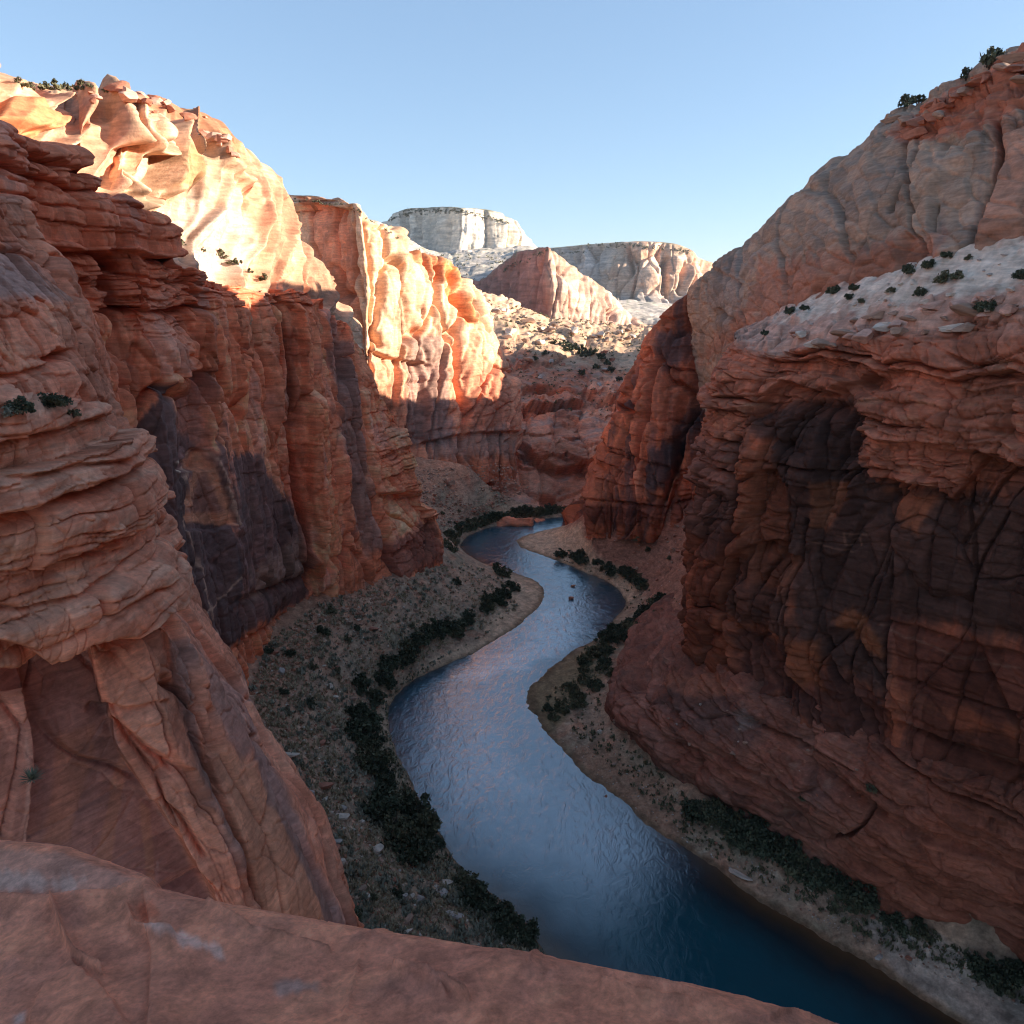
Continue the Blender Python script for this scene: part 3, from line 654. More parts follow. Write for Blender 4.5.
s.panel(5, 3, .8, .5, .04, 1153, m=capL, warp=.15); s.beds(2.4, 2.0, 155, joint=5, m=capL, warp=1.5); s.beds(2.6, .35, 156, joint=30, warp=5, m=1 - capL, dip=-.25); s.rough(8, .4, 157, 4, .45)
s.crack([(992, 112), (994, 150), (984, 190), (972, 225), (966, 252)], 4.2, 7, 4); s.crack([(914, 136), (904, 165), (896, 190), (888, 210)], 1.5, 2.2); s.crack([(930, 200), (926, 235), (930, 262)], 1.2, 1.5); s.crack([(846, 250), (840, 280)], 1.2, 1.2)
s.alcove([(895, 255), (900, 236), (918, 225), (928, 240), (930, 262), (900, 268)], 2, 3, 3); s.alcove([(925, 190), (945, 160), (968, 150), (990, 130), (984, 190), (966, 240), (945, 248), (930, 230)], 1.6, 4, 4)
s.step([(716, 268), (740, 280), (752, 262)], 1.5, 8); s.step([(722, 310), (738, 318), (740, 335)], 3, 6)
n1 = s.nz(16, 158); n2 = s.nz(3.6, 159)
c = lerp(np.broadcast_to(np.array([.36, .225, .15]), s.P.shape), np.array([.28, .195, .145]), sstep(-.4, .5, n1)); c = bed_tint(c, s, .22)
c = tint_regions(c, s, [
    ([(700, 360), (745, 300), (760, 262), (800, 258), (900, 235), (935, 225), (945, 265), (850, 290), (760, 340)], np.array([.36, .145, .085]), .85, 9, 14),
    ([(985, 110), (1100, 90), (1100, 250), (968, 252), (990, 180)], np.array([.38, .175, .11]), .8, 7, 10),
    ([(880, 130), (940, 90), (1024, 45), (1100, 10), (1100, 90), (1024, 92), (960, 130), (900, 138)], np.array([.38, .11, .055]), .9, 4, 8),
    ([(715, 266), (740, 250), (745, 300), (722, 330), (706, 300)], np.array([.27, .195, .155]), .8, 5, 6),
], 160)
c = lerp(c, np.array([.17, .13, .115]), sstep(.25, .8, streaks(s, 4, 161)) * .5)
c = lerp(c, np.array([.46, .31, .21]), sstep(.3, .8, s.nz(9, 162, zs=3)) * .4)
c = c * (1 + .16 * n2)[..., None]
s.rimfade = .3; s.lift = np.array([1.0, .96, .92]); s.build('slickrock_dome', M_ROCK, c, 'big rounded grey and tan slickrock dome on the upper right with a red cap', cat='dome')

# ================================================================== right wall with the white bench on top
VARK = np.array([.098, .060, .051])
backK = [Y(739, 336, 208), Y(742, 334, 200), Y(760, 326, 182), Y(806, 302, 161), Y(850, 285, 144), Y(906, 269, 129), Y(968, 252, 118), Y(1024, 238, 112), Y(1120, 222, 102), W(80, 92, 108), W(82, 60, 108), W(80, 20, 107), W(78, -120, 107)]
frontK = [Y(735, 345, 160), Y(736, 346, 150), Y(748, 352, 142), Y(777, 352, 136), Y(820, 345, 129), Y(868, 334, 121), Y(920, 328, 112), Y(970, 322, 105), Y(1024, 318, 99), W(72, 84, 96), W(74, 55, 96), W(74, 20, 96), W(72, -120, 96)]
lipK = [Y(728, 362, 158), Y(726, 364, 150), Y(735, 370, 141), Y(775, 374, 134), Y(830, 366, 127), Y(875, 360, 118), Y(920, 372, 108), Y(970, 376, 101), Y(1024, 380, 95), W(67, 80, 88), W(69, 52, 88), W(69, 18, 88), W(68, -120, 88)]
ovrK = [Y(714, 400, 156), Y(712, 402, 150), Y(716, 410, 141), Y(745, 428, 133), Y(800, 430, 125), Y(866, 440, 113), Y(915, 474, 104), Y(962, 478, 98), Y(1024, 468, 92), W(65, 78, 78), W(67, 50, 78), W(67, 17, 78), W(66, -120, 78)]
midK = [Y(701, 490, 156), Y(699, 492, 150), Y(702, 498, 142), Y(730, 510, 133), Y(785, 525, 123), Y(850, 545, 113), Y(910, 560, 105), Y(965, 570, 99), Y(1024, 575, 93), W(68, 78, 60), W(70, 50, 60), W(70, 17, 60), W(69, -120, 60)]
lowK = [Y(683, 600, 156), Y(682, 602, 150.5), Y(684, 604, 145), Y(722, 625, 130), Y(780, 650, 120), Y(840, 665, 110), Y(905, 690, 102), Y(955, 705, 95), Y(1024, 725, 88), W(70, 74, 42), W(72, 48, 42), W(72, 15, 42), W(71, -120, 42)]
footK = [Z(683, 642, 22), Z(683, 644, 22), Z(688, 650, 22), Z(738, 694, 26), Z(800, 714, 28), Z(862, 742, 28), Z(900, 764, 29), Z(945, 783, 30), Z(1024, 812, 30), W(74, 72, 31), W(76, 46, 31), W(76, 14, 31), W(75, -120, 31)]
cols = []
for a in zip(backK, frontK, lipK, ovrK, midK, lowK, footK):
    a = list(a); cols.append([a[0] + W(25, 12, 0)] + a + [a[-1] + W(0, 0, -14)])
cols.insert(0, [p + W(12, 25, 0) for p in cols[0]]); cols.insert(0, [p + W(34, 50, 0) for p in cols[1]])
s = Patch(cols, step=1.35, tu=.35, tv=.25)
rnz = s.nz(7, 171) * 9
bench = sstep(2.25, 1.85, s.v + .35 * s.nz(7, 170))
bedsK = pmask(s.px, s.py, [(700, 340), (780, 350), (1024, 318), (1300, 300), (1300, 470), (1024, 462), (980, 452), (954, 492), (913, 482), (862, 462), (866, 420), (820, 392), (775, 400), (745, 420), (735, 500), (700, 480)], 5, rnz)
left_m = pmask(s.px, s.py, [(670, 400), (745, 380), (735, 440), (728, 500), (690, 500)], 6, rnz * .7)
s.rough(24, 1.2, 172, 2, m=1 - bench)
s.panel(13, 22, 2.6, .9, .02, 173, lean=-.3, m=(1 - bedsK) * (1 - bench), warp=.2); s.panel(4.6, 7, 1.0, .3, .03, 174, lean=-.2, m=1 - bench, warp=.15); s.panel(6, 26, 2.0, 1.2, .02, 2174, lean=-.15, m=(1 - bedsK) * (1 - bench), warp=.12); s.panel(1.9, 2.4, .4, .1, .04, 1174, lean=.2, m=1 - bench, warp=.1)
s.beds(2.3, 2.6, 175, joint=7, warp=3.0, m=bedsK * (1 - bench) + .0, wl=14); s.beds(.85, .75, 176, joint=4, warp=3.0, m=np.maximum(bedsK, left_m) * (1 - bench), wl=14)
s.beds(2.6, 1.0, 177, joint=18, warp=3, dip=-.14, m=(1 - bedsK) * (1 - bench))
s.off += (1.8 * bedsK * (1 - bench)).astype(F32)
f1, f2, a, b2 = worley2(s.x / 3.6 + .3 * s.nz(3, 1178), s.y / 3.6, 178); whitem = pmask(s.px, s.py, [(775, 322), (806, 300), (906, 266), (1024, 235), (1300, 150), (1300, 300), (1024, 288), (960, 298), (900, 312), (840, 318)], 7, s.nz(3, 1179) * 12); s.dz += ((.8 + .9 * (1 - whitem)) * bench * a * np.minimum(1, np.clip(f2 - f1, 0, .25) * 4)).astype(F32)
s.dz += (bench * .8 * fbm(s.x / 6, s.y / 6, 0, 179, 4)).astype(F32)
s.rough(4.2, .32, 180, 5, .5, m=1 - .6 * bench)
s.calm([(780, 490), (870, 490), (910, 500), (1024, 510), (1200, 520), (1200, 640), (1024, 640), (893, 610), (860, 650), (800, 630)], .5, 8); s.calm([(884, 600), (1024, 630), (1250, 650), (1250, 860), (1024, 822), (893, 772)], .38, 8); s.beds(1.5, .55, 2177, joint=16, warp=1.2, dip=-.16, m=pmask(s.px, s.py, [(884, 600), (1024, 630), (1250, 650), (1250, 860), (1024, 822), (893, 772)], 10))
s.step([(866, 418), (859, 460), (880, 476), (913, 482), (954, 497), (982, 456), (1023, 467), (1200, 470)], 2.6, 26, 2)
s.step([(760, 402), (785, 380), (812, 388), (838, 392), (868, 374)], 3.6, 22, 1.5); s.step([(963, 355), (1000, 372), (1060, 374)], 1.8, 6)
s.crack([(738, 440), (734, 500), (722, 560), (715, 640), (718, 680)], 3, 5, 3); s.crack([(708, 450), (700, 520), (694, 560)], 1.5, 2)
s.crack([(808, 520), (800, 560), (790, 600), (786, 690)], 1.4, 2.2)
s.step([(726, 560), (745, 545), (775, 540), (800, 556)], 2.2, 16); s.alcove([(722, 560), (742, 556), (744, 582), (722, 590)], 2.2, 3, 4)
s.alcove([(722, 640), (745, 620), (785, 640), (788, 690), (730, 692)], 2.2, 5, 6); s.alcove([(830, 630), (850, 624), (868, 660), (880, 745), (866, 735), (850, 690)], 1.8, 4, 5)
s.step([(893, 620), (960, 640), (1024, 652), (1200, 680)], 1.2, 8); s.step([(900, 720), (960, 745), (1024, 768), (1200, 800)], 1.3, 9); s.step([(890, 672), (960, 694), (1024, 712)], .8, 6)
n1 = s.nz(11, 181); n2 = s.nz(2.6, 182); st = streaks(s, 3, 183)
c = lerp(np.broadcast_to(RED, s.P.shape) * .92, np.array([.40, .155, .09]), sstep(-.4, .6, n1)); c = bed_tint(c, s, .3)
c = lerp(c, VARK * 1.3, sstep(-.2, .5, st + .3 * n1) * .6 * (1 - bedsK) * (1 - bench))
c = lerp(c, np.array([.40, .20, .14]), bedsK * .45); c = lerp(c, TAN, sstep(.2, .7, s.nz(6, 184, zs=4)) * bedsK * .4)
c = lerp(c, lerp(np.broadcast_to(np.array([.50, .30, .22]), s.P.shape), np.array([.36, .22, .165]), sstep(-.2, .5, s.nz(4, 185))), bench * .9); c = lerp(c, lerp(np.broadcast_to(np.array([.58, .47, .37]), s.P.shape), np.array([.45, .33, .25]), sstep(0, .5, s.nz(3, 1185))), bench * whitem * .92)
c = tint_regions(c, s, [
    ([(770, 440), (800, 420), (862, 420), (865, 470), (910, 490), (1024, 500), (1200, 500), (1200, 660), (1024, 640), (900, 620), (880, 700), (860, 690), (800, 640), (785, 560), (760, 480)], VARK, .93, 8, 16),
    ([(722, 560), (800, 560), (800, 640), (722, 620)], VARK * 1.2, .7, 6, 10),
    ([(800, 400), (862, 396), (862, 440), (780, 450), (770, 420)], VARK * 1.2, .75, 6, 8),
    ([(738, 460), (770, 440), (790, 520), (780, 560), (735, 560), (728, 520)], np.array([.33, .125, .07]), .85, 4, 8),
    ([(745, 560), (775, 540), (802, 566), (790, 590), (750, 585)], np.array([.34, .13, .075]), .8, 4, 6),
    ([(812, 525), (816, 482), (845, 484), (846, 500), (826, 530)], np.array([.36, .155, .085]), .85, 3, 7),
    ([(880, 490), (925, 500), (920, 540), (905, 525), (890, 510)], np.array([.33, .13, .07]), .8, 4, 8),
    ([(834, 620), (850, 608), (878, 640), (880, 655), (862, 650)], np.array([.37, .15, .075]), .85, 3, 6),
    ([(722, 630), (790, 640), (880, 700), (880, 770), (800, 712), (735, 690)], np.array([.10, .05, .045]), .75, 6, 10),
    ([(790, 640), (820, 640), (830, 690), (795, 685)], np.array([.33, .12, .055]), .7, 4, 6),
    ([(895, 700), (1024, 740), (1200, 780), (1200, 860), (1024, 820), (900, 765)], np.array([.20, .075, .05]), .85, 8, 12),
    ([(893, 620), (1024, 650), (1200, 680), (1200, 760), (1024, 730), (893, 690)], np.array([.20, .075, .052]), .85, 8, 12),
    ([(690, 440), (738, 440), (735, 500), (716, 560), (692, 560)], np.array([.12, .08, .075]), .6, 4, 7),
    ([(690, 570), (712, 560), (712, 640), (690, 650)], np.array([.25, .085, .05]), .8, 3, 4),
    ([(755, 420), (775, 405), (800, 420), (790, 438), (760, 440)], VARK, .8, 3, 4),
], 186)
# pale scars, among them the boxy mark on the varnish
for pts in ([(845, 533), (867, 536)], [(845, 534), (846, 545), (851, 546)], [(852, 540), (858, 538), (859, 546)], [(810, 541), (832, 547), (852, 552)], [(880, 625), (950, 655), (1024, 668)], [(905, 722), (960, 748), (1024, 762)]):
    d, _ = dseg(s.px + n2 * 1.2, s.py + n2, pts); c = lerp(c, np.array([.32, .19, .14]), np.exp(-(d / 1.0) ** 2) * .7)
c = c * (1 + .2 * n2 + .25 * np.clip(st, -1, 1))[..., None]
s.lift = 1.2 * bench[..., None] + np.array([.74, .62, .56]) * (1 + .35 * bedsK)[..., None] * (1 - bench)[..., None]; s.build('varnished_wall', M_ROCK, c, 'dark varnished right canyon wall with layered ledges and a white bench on top', cat='canyon wall')

# ================================================================== slickrock apron below the right wall
topM = [Z(672, 596, 12), Z(684, 618, 18), Z(690, 636, 22), Z(742, 684, 28), Z(804, 706, 30), Z(865, 736, 30), Z(900, 756, 31), Z(947, 778, 32), Z(1024, 806, 32), W(80, 66, 33), W(84, 45, 33), W(84, 10, 33), W(84, -120, 33)]
midM = [Z(650, 610, 9), Z(640, 650, 11), Z(645, 690, 13), Z(690, 722, 17), Z(750, 762, 18), Z(810, 800, 18), Z(850, 828, 18), Z(905, 860, 18), Z(1024, 905, 18), W(70, 62, 19), W(72, 42, 19), W(74, 10, 19), W(74, -120, 19)]
lipM = [Z(634, 622, 6.5), Z(620, 665, 7.5), Z(612, 700, 8), Z(662, 752, 9), Z(727, 792, 9), Z(785, 832, 8.5), Z(836, 862, 8), Z(890, 893, 8), Z(1024, 955, 8), W(65, 60, 8), W(67, 40, 8), W(68, 10, 8), W(68, -120, 8)]
footM = [Z(630, 628, 2), Z(612, 676, 2), Z(600, 716, 2), Z(655, 772, 2.5), Z(720, 812, 2.5), Z(778, 848, 2.5), Z(830, 880, 2.5), Z(884, 910, 2.5), Z(1024, 978, 2.5), W(63, 59, 2), W(65, 39, 2), W(66, 10, 2), W(66, -120, 2)]
cols = [[a + W(16, 8, 3), a, a + (b - a) * .5 + W(0, 0, .8), b, b + (c_ - b) * .5 + W(0, 0, .8), c_, d_, d_ + W(0, 0, -8)] for a, b, c_, d_ in zip(topM, midM, lipM, footM)]
cols.insert(0, [p + W(10, 14, -2) for p in cols[0]])
s = Patch(cols, step=1.35, tu=.35, tv=.25)
right_m = sstep(800, 900, s.px + s.nz(8, 190) * 40)
s.rough(14, 1.6, 191, 4); s.panel(12, 6, .9, .4, .025, 192, lean=.6, warp=.1); s.panel(3, 1.6, .35, .12, .03, 1192, lean=.6, warp=.1)
s.beds(2.2, 1.7, 194, joint=14, warp=1.4, dip=.03, wl=16); s.beds(.6, .35, 195, joint=5, warp=1.4, wl=16); s.rough(2.6, .35, 196, 5, .58)
s.crack([(872, 798), (865, 822), (850, 835), (828, 842)], 1.6, 2.0); s.step([(790, 815), (826, 850), (870, 870), (920, 900), (1024, 944)], 1.2, 7); s.step([(880, 850), (940, 880), (1024, 915)], 1.0, 7); s.step([(625, 690), (660, 735), (705, 770)], 1.2, 9)
n1 = s.nz(9, 197); n2 = s.nz(2.2, 198)
c = lerp(np.broadcast_to(np.array([.30, .125, .085]), s.P.shape), np.array([.36, .185, .135]), sstep(-.4, .6, n1)); c = bed_tint(c, s, .35)
c = lerp(c, np.array([.17, .11, .095]), sstep(.0, .6, s.nz(6, 199)) * .55); c = lerp(c, np.array([.40, .27, .20]), sstep(.25, .7, s.nz(1.6, 200)) * .4)
c = lerp(c, np.array([.33, .115, .065]), right_m * .6)
c = tint_regions(c, s, [([(640, 700), (720, 690), (770, 720), (750, 742), (690, 730)], np.array([.15, .10, .09]), .6, 6, 9), ([(730, 712), (748, 708), (752, 726), (738, 730)], np.array([.27, .24, .22]), .7, 4, 3), ([(660, 680), (710, 672), (740, 690), (700, 700)], SALM, .6, 5, 6)], 201)
c = c * (1 + .22 * n2)[..., None]
s.lift = np.array([.86, .73, .68]); s.build('slickrock_apron', M_NEAR, c, 'sloping red slickrock shelves below the right wall above the river', cat='rock slope')

# ================================================================== left buttress close to the camera
T = [  # rows from the top of the knob down; columns: far left ... dark slab | rib | groove | right slab | outline
    [(-260, 60, 42), (-120, 120, 46), (-85, 146, 49), (-65, 157, 50.5), (-61, 158, 51), (-38, 172, 54), (-28, 176, 55.5), (-20, 179, 57), (-4, 186, 59.5), (0, 187, 60)],
    [(-260, 190, 37), (-120, 205, 42), (-70, 216, 46.5), (-48, 221, 48.5), (-44, 222, 48.8), (-20, 228, 53), (-8, 230, 55), (0, 232, 56.5), (16, 235, 59), (20, 236, 60)],
    [(-260, 285, 35), (-100, 292, 41), (-30, 298, 47), (0, 299, 49.5), (4, 299, 50), (28, 300, 53.5), (42, 301, 55.5), (50, 302, 57), (64, 303, 60), (68, 303, 61)],
    [(-260, 385, 35), (-80, 390, 41), (0, 393, 47), (28, 394, 49.2), (32, 394, 49.4), (60, 394, 53), (75, 394, 54.5), (82, 394, 55.5), (95, 394, 58.5), (99, 394, 60)],
    [(-260, 418, 31), (-80, 420, 37), (0, 418, 42), (30, 418, 45), (34, 418, 45.3), (70, 424, 49.5), (88, 428, 51.5), (96, 434, 53), (114, 444, 57), (120, 448, 59)],
    [(-260, 520, 30), (-80, 522, 36), (0, 518, 39.5), (60, 514, 44), (66, 514, 44.5), (100, 512, 48), (115, 512, 50), (122, 514, 51.5), (140, 518, 56), (147, 521, 59)],
    [(-260, 660, 29), (-80, 655, 35), (10, 640, 40), (70, 626, 43), (80, 626, 43.5), (118, 606, 47.5), (135, 600, 49.5), (142, 597, 50.5), (152, 592, 54), (158, 588, 58)],
    [(-260, 686, 34.5), (-80, 680, 41), (14, 664, 44), (88, 652, 47.5), (90, 646, 45), (148, 628, 49), (160, 630, 51.5), (168, 632, 51.5), (182, 628, 56), (187, 624, 59)],
    [(-260, 770, 32), (-80, 765, 38), (14, 760, 41.5), (116, 748, 46), (118, 744, 43.4), (172, 735, 45.5), (187, 735, 48), (202, 735, 47.8), (245, 733, 52), (256, 733, 57)],
    [(-260, 860, 30), (-80, 862, 36), (14, 862, 39), (192, 868, 45), (196, 862, 40.8), (222, 845, 42.3), (232, 845, 44.4), (246, 845, 44.2), (300, 860, 47), (325, 866, 50)],
    [(-260, 965, 28), (-80, 960, 34), (14, 960, 36.5), (237, 960, 42), (240, 950, 38.6), (251, 935, 39.6), (257, 935, 41.4), (270, 935, 41.4), (325, 930, 44), (350, 928, 46.5)],
    [(-260, 1200, 27), (-80, 1180, 32), (14, 1150, 34), (250, 1110, 38), (252, 1100, 35.8), (268, 1060, 37), (276, 1050, 38.6), (290, 1040, 38.8), (350, 1020, 42), (378, 1010, 45)],
]
cols = []
for j in range(10):
    cols.append([Y(*T[i][j]) for i in range(len(T))])
cols = [[c_[0] + W(-30, 20, 4)] + c_ for c_ in cols]
for dd in ((-2.5, 6, 0), (-10, 16, 0)):
    cols.append([p + np.array(dd) for p in cols[9]])
s = Patch(cols, step=1.35, tu=.12, tv=.2, nsm=12)
rnz = s.nz(5, 210) * 8
bedsC = pmask(s.px, s.py, [(-300, 395), (90, 405), (118, 440), (150, 520), (162, 590), (150, 612), (110, 632), (70, 628), (0, 655), (-300, 670)], 4, rnz * .6)
topC = pmask(s.px, s.py, [(-300, 0), (20, 180), (110, 400), (-300, 405)], 6, rnz)
lowC = np.clip(1 - bedsC - topC, 0, 1)
s.rough(16, 1.3, 211, 3)
s.panel(9, 13, 1.7, .6, .025, 212, lean=-.3, m=topC, warp=.15); s.panel(2.6, 3, .45, .15, .04, 1212, lean=.3, m=topC + .8 * lowC, warp=.12); s.panel(4.5, 13, 1.5, .6, .025, 213, lean=.1, m=lowC, warp=.1); s.panel(1.1, 1.6, .16, .05, .05, 1213, m=1, warp=.12)
s.beds(2.6, 2.2, 214, joint=12, warp=1.2, dip=.05, m=bedsC, wl=12); s.beds(.7, .38, 215, joint=3.5, warp=1.2, dip=.05, m=bedsC, wl=12)
s.beds(2.6, .35, 216, joint=12, warp=2, m=topC); s.off += (1.6 * bedsC).astype(F32)
s.rough(2.2, .15, 217, 5, .5)
# ribs and slots of the lower slabs
s.calm([(-300, 660), (88, 645), (110, 700), (160, 800), (222, 910), (222, 1000), (-300, 1000)], .4); s.calm([(205, 690), (250, 690), (275, 775), (325, 866), (350, 928), (262, 930), (240, 880), (222, 815)], .5)
s.alcove([(14, 662), (-300, 680), (-300, 860), (8, 840), (14, 740)], -3.2, 1.5, 2)
s.step([(95, 700), (125, 706), (165, 700)], .8, 10); s.calm([(92, 650), (150, 630), (174, 700), (198, 780), (248, 900), (240, 920), (200, 855), (118, 715)], .6); s.crack([(256, 735), (275, 790), (300, 835), (335, 905)], 2.2, 1.6)
s.step([(118, 720), (150, 745), (190, 770), (205, 800)], 1.0, 10); s.step([(165, 800), (185, 815), (205, 850)], 1.0, 9)
s.alcove([(196, 700), (214, 712), (222, 750), (206, 760)], .7, 2, 3)
s.step([(-100, 372), (20, 372), (60, 358), (72, 350)], .8, 7); s.alcove([(46, 360), (62, 348), (74, 350), (72, 360)], 1.8, 2, 1)
s.step([(-300, 640), (-60, 626), (40, 640), (90, 628), (118, 640), (150, 612)], 1.5, 12, 2)
s.step([(-300, 470), (0, 474), (50, 466), (88, 464)], .9, 6); s.step([(-300, 598), (0, 600), (60, 590), (110, 560)], .8, 6); s.step([(-300, 560), (0, 565), (60, 552), (105, 548)], .5, 5)
n1 = s.nz(7, 221); n2 = s.nz(1.6, 222); st = streaks(s, 1.6, 223)
c = lerp(np.broadcast_to(np.array([.42, .165, .10]), s.P.shape), np.array([.48, .225, .145]), sstep(-.4, .6, n1)); c = bed_tint(c, s, .25)
c = lerp(c, np.array([.47, .29, .205]), bedsC * sstep(-.2, .5, s.nz(4, 224, zs=5)) * .7)
c = tint_regions(c, s, [
    ([(-300, 240), (20, 245), (50, 280), (66, 300), (10, 295), (-300, 300)], np.array([.24, .185, .17]), .75, 7, 8),
    ([(-300, 672), (0, 662), (88, 645), (110, 720), (125, 760), (182, 850), (222, 920), (-300, 960)], np.array([.25, .145, .125]), .85, 3, 4),
    ([(60, 735), (92, 725), (90, 760), (70, 840), (40, 850)], np.array([.33, .16, .105]), .7, 4, 6),
    ([(120, 750), (128, 760), (112, 860), (96, 860)], np.array([.33, .17, .115]), .8, 2, 3), ([(140, 800), (150, 810), (160, 900), (150, 900)], np.array([.34, .18, .12]), .8, 2, 3),
    ([(14, 662), (-300, 680), (-300, 860), (8, 840), (14, 740)], np.array([.36, .17, .12]), .8, 2, 2),
    ([(88, 642), (150, 612), (172, 700), (170, 760), (140, 740), (110, 700)], np.array([.44, .21, .135]), .85, 3, 5),
    ([(170, 640), (188, 640), (200, 760), (240, 860), (235, 880), (190, 770)], np.array([.20, .135, .12]), .7, 3, 4),
    ([(188, 625), (250, 690), (256, 740), (240, 770), (205, 690)], np.array([.25, .16, .14]), .65, 4, 6),
    ([(210, 740), (250, 760), (320, 880), (330, 930), (270, 930), (230, 830)], np.array([.43, .20, .12]), .8, 6, 8),
    ([(250, 700), (262, 740), (300, 825), (350, 925), (330, 930), (290, 850), (255, 770)], np.array([.19, .13, .12]), .75, 2.5, 3),
], 225)
c = lerp(c, np.array([.16, .09, .08]), sstep(.25, .8, st) * .45 * lowC)
c = lerp(c, np.array([.46, .33, .27]), sstep(.45, .9, streaks(s, 1.1, 226, zs=.04)) * .4 * lowC)
c = c * (1 + .18 * n2)[..., None]
s.lift = np.array([1.45, 1.28, 1.18]); s.build('near_buttress', M_NEAR, c, 'near red buttress on the left with thin overhanging beds above steep slabs', cat='rock buttress')

# ================================================================== the rim the picture was taken from
rimD = [(-300, 812, 7.2), (-120, 830, 6.6), (0, 843, 6.1), (60, 850, 5.9), (138, 880, 5.5), (146, 890, 5.3), (200, 903, 5.15), (345, 931, 4.8), (440, 946, 4.6), (545, 961, 4.4), (650, 985, 4.2), (740, 1002, 4.1), (815, 1026, 4.0), (950, 1080, 3.85), (1200, 1200, 3.7)]
cols = []
for px, py, d in rimD:
    r = D(px, py, d); u = 512 + (px - 512)
    cols.append([r + W(.1, .9, -9), r + W(.05, .55, -1.6), r + W(0, .22, -.25), r, D(px * .97 + 10, py + 34, d * .93), D(px * .95 + 15, py + 95, d * .82), D(px * .95 + 10, py + 190, d * .68), D(px, py + 420, d * .50), D(px, py + 1100, d * .36)])
s = Patch(cols, step=1.6, tu=.4, tv=.35)
s.rough(1.6, .09, 231, 3, m=sstep(2.2, 3.4, s.v)); s.rough(.45, .016, 232, 5, .5); s.rough(.09, .005, 1232, 4, .6); s.crack([(395, 972), (430, 985), (470, 1004)], 3, .05, 2); s.crack([(600, 985), (640, 1000), (690, 1012)], 3, .03, 2); s.crack([(205, 905), (250, 930), (330, 942)], 3, .03, 3)
s.beds(.22, .05, 233, joint=1.6, warp=.16, wl=1.0, m=sstep(200, 420, s.px))
s.crack([(55, 905), (62, 930), (75, 958), (100, 978)], 4, .06, 3); s.alcove([(30, 1024), (42, 985), (72, 958), (95, 985), (130, 1030), (80, 1100)], .05, 5, 4)
s.step([(-60, 894), (60, 896), (110, 893), (142, 882)], .05, 16, 2, 1); s.step([(132, 910), (138, 924), (170, 932)], .07, 10, 3, 1); s.step([(395, 972), (430, 982), (445, 995)], .04, 8, 3, 1)
n1 = s.nz(.7, 234); n2 = s.nz(.12, 235)
c = lerp(np.broadcast_to(np.array([.31, .165, .125]), s.P.shape), np.array([.38, .20, .14]), sstep(-.4, .5, n1))
c = lerp(c, np.array([.45, .26, .18]), sstep(.1, .6, s.nz(.5, 236, zs=3)) * .5 * sstep(120, 350, s.px)); c = lerp(c, np.array([.20, .12, .105]), sstep(.2, .7, s.nz(.4, 237)) * .5)
c = tint_regions(c, s, [
    ([(-100, 845), (60, 852), (140, 882), (100, 893), (-100, 892)], np.array([.29, .20, .175]), .7, 4, 4),
    ([(-100, 875), (40, 873), (82, 880), (76, 892), (-100, 885)], np.array([.34, .33, .33]), .55, 6, 12),
    ([(150, 930), (185, 934), (222, 948), (224, 956), (195, 952), (165, 940)], np.array([.36, .35, .36]), .6, 4, 8),
    ([(278, 982), (296, 976), (318, 982), (318, 994), (298, 996), (280, 992)], np.array([.22, .22, .23]), .65, 5, 8),
    ([(14, 1015), (26, 1010), (26, 1024), (12, 1030)], np.array([.36, .35, .36]), .7, 3, 4),
    ([(135, 905), (150, 900), (160, 915), (140, 922)], np.array([.28, .10, .06]), .7, 4, 4),
], 238, L=.25)
c = c * (1 + .14 * n2)[..., None]
s.lift = np.array([2.2, 1.5, 1.2]); s.build('rim_ledge', M_RIM, c, 'smooth pinkish sandstone ledge in the foreground with pale lichen patches', cat='rock ledge')

# ================================================================== canyon floor (heightfield), river
LB = [(1150, 1560), (760, 1180), (600, 1010), (545, 958), (530, 930), (505, 903), (470, 872), (440, 836), (425, 806), (408, 775), (394, 750), (388, 728), (388, 708), (396, 694), (412, 680), (440, 667), (470, 654), (500, 637), (520, 624), (538, 610), (544, 598), (541, 585), (528, 577), (508, 571), (485, 564), (468, 556), (459, 546), (466, 536), (490, 527), (520, 521), (550, 518), (580, 515.5), (620, 514)]
RB = [(640, 515.5), (600, 518.5), (576, 523), (555, 528), (530, 533), (515, 540), (520, 547), (545, 556), (575, 568), (605, 580), (622, 592), (628, 604), (615, 618), (600, 636), (575, 650), (548, 668), (526, 686), (519, 696), (530, 718), (548, 738), (570, 758), (597, 782), (620, 800), (650, 824), (680, 846), (705, 862), (730, 880), (765, 906), (800, 926), (840, 948), (880, 972), (925, 1000), (965, 1026), (1150, 1150), (1500, 1400)]
g = lambda L: np.array([Z(px, py, 0)[:2] for px, py in L])
LBw, RBw = g(LB), g(RB)
ctrl = []
def dens(L, n):
    d = np.concatenate([[0], np.cumsum(np.linalg.norm(np.diff(L, axis=0), axis=1))]); t = np.arange(0, d[-1], n)
    return np.stack([np.interp(t, d, L[:, 0]), np.interp(t, d, L[:, 1])], 1)
river = np.concatenate([LBw, RBw])
LBd, RBd = dens(LBw, 5.0), dens(RBw, 5.0)
for L in (LBd, RBd):
    for x, y in L: ctrl.append((x, y, 0.0))
def add(px, py, z): p = Z(px, py, z); ctrl.append((p[0], p[1], z))
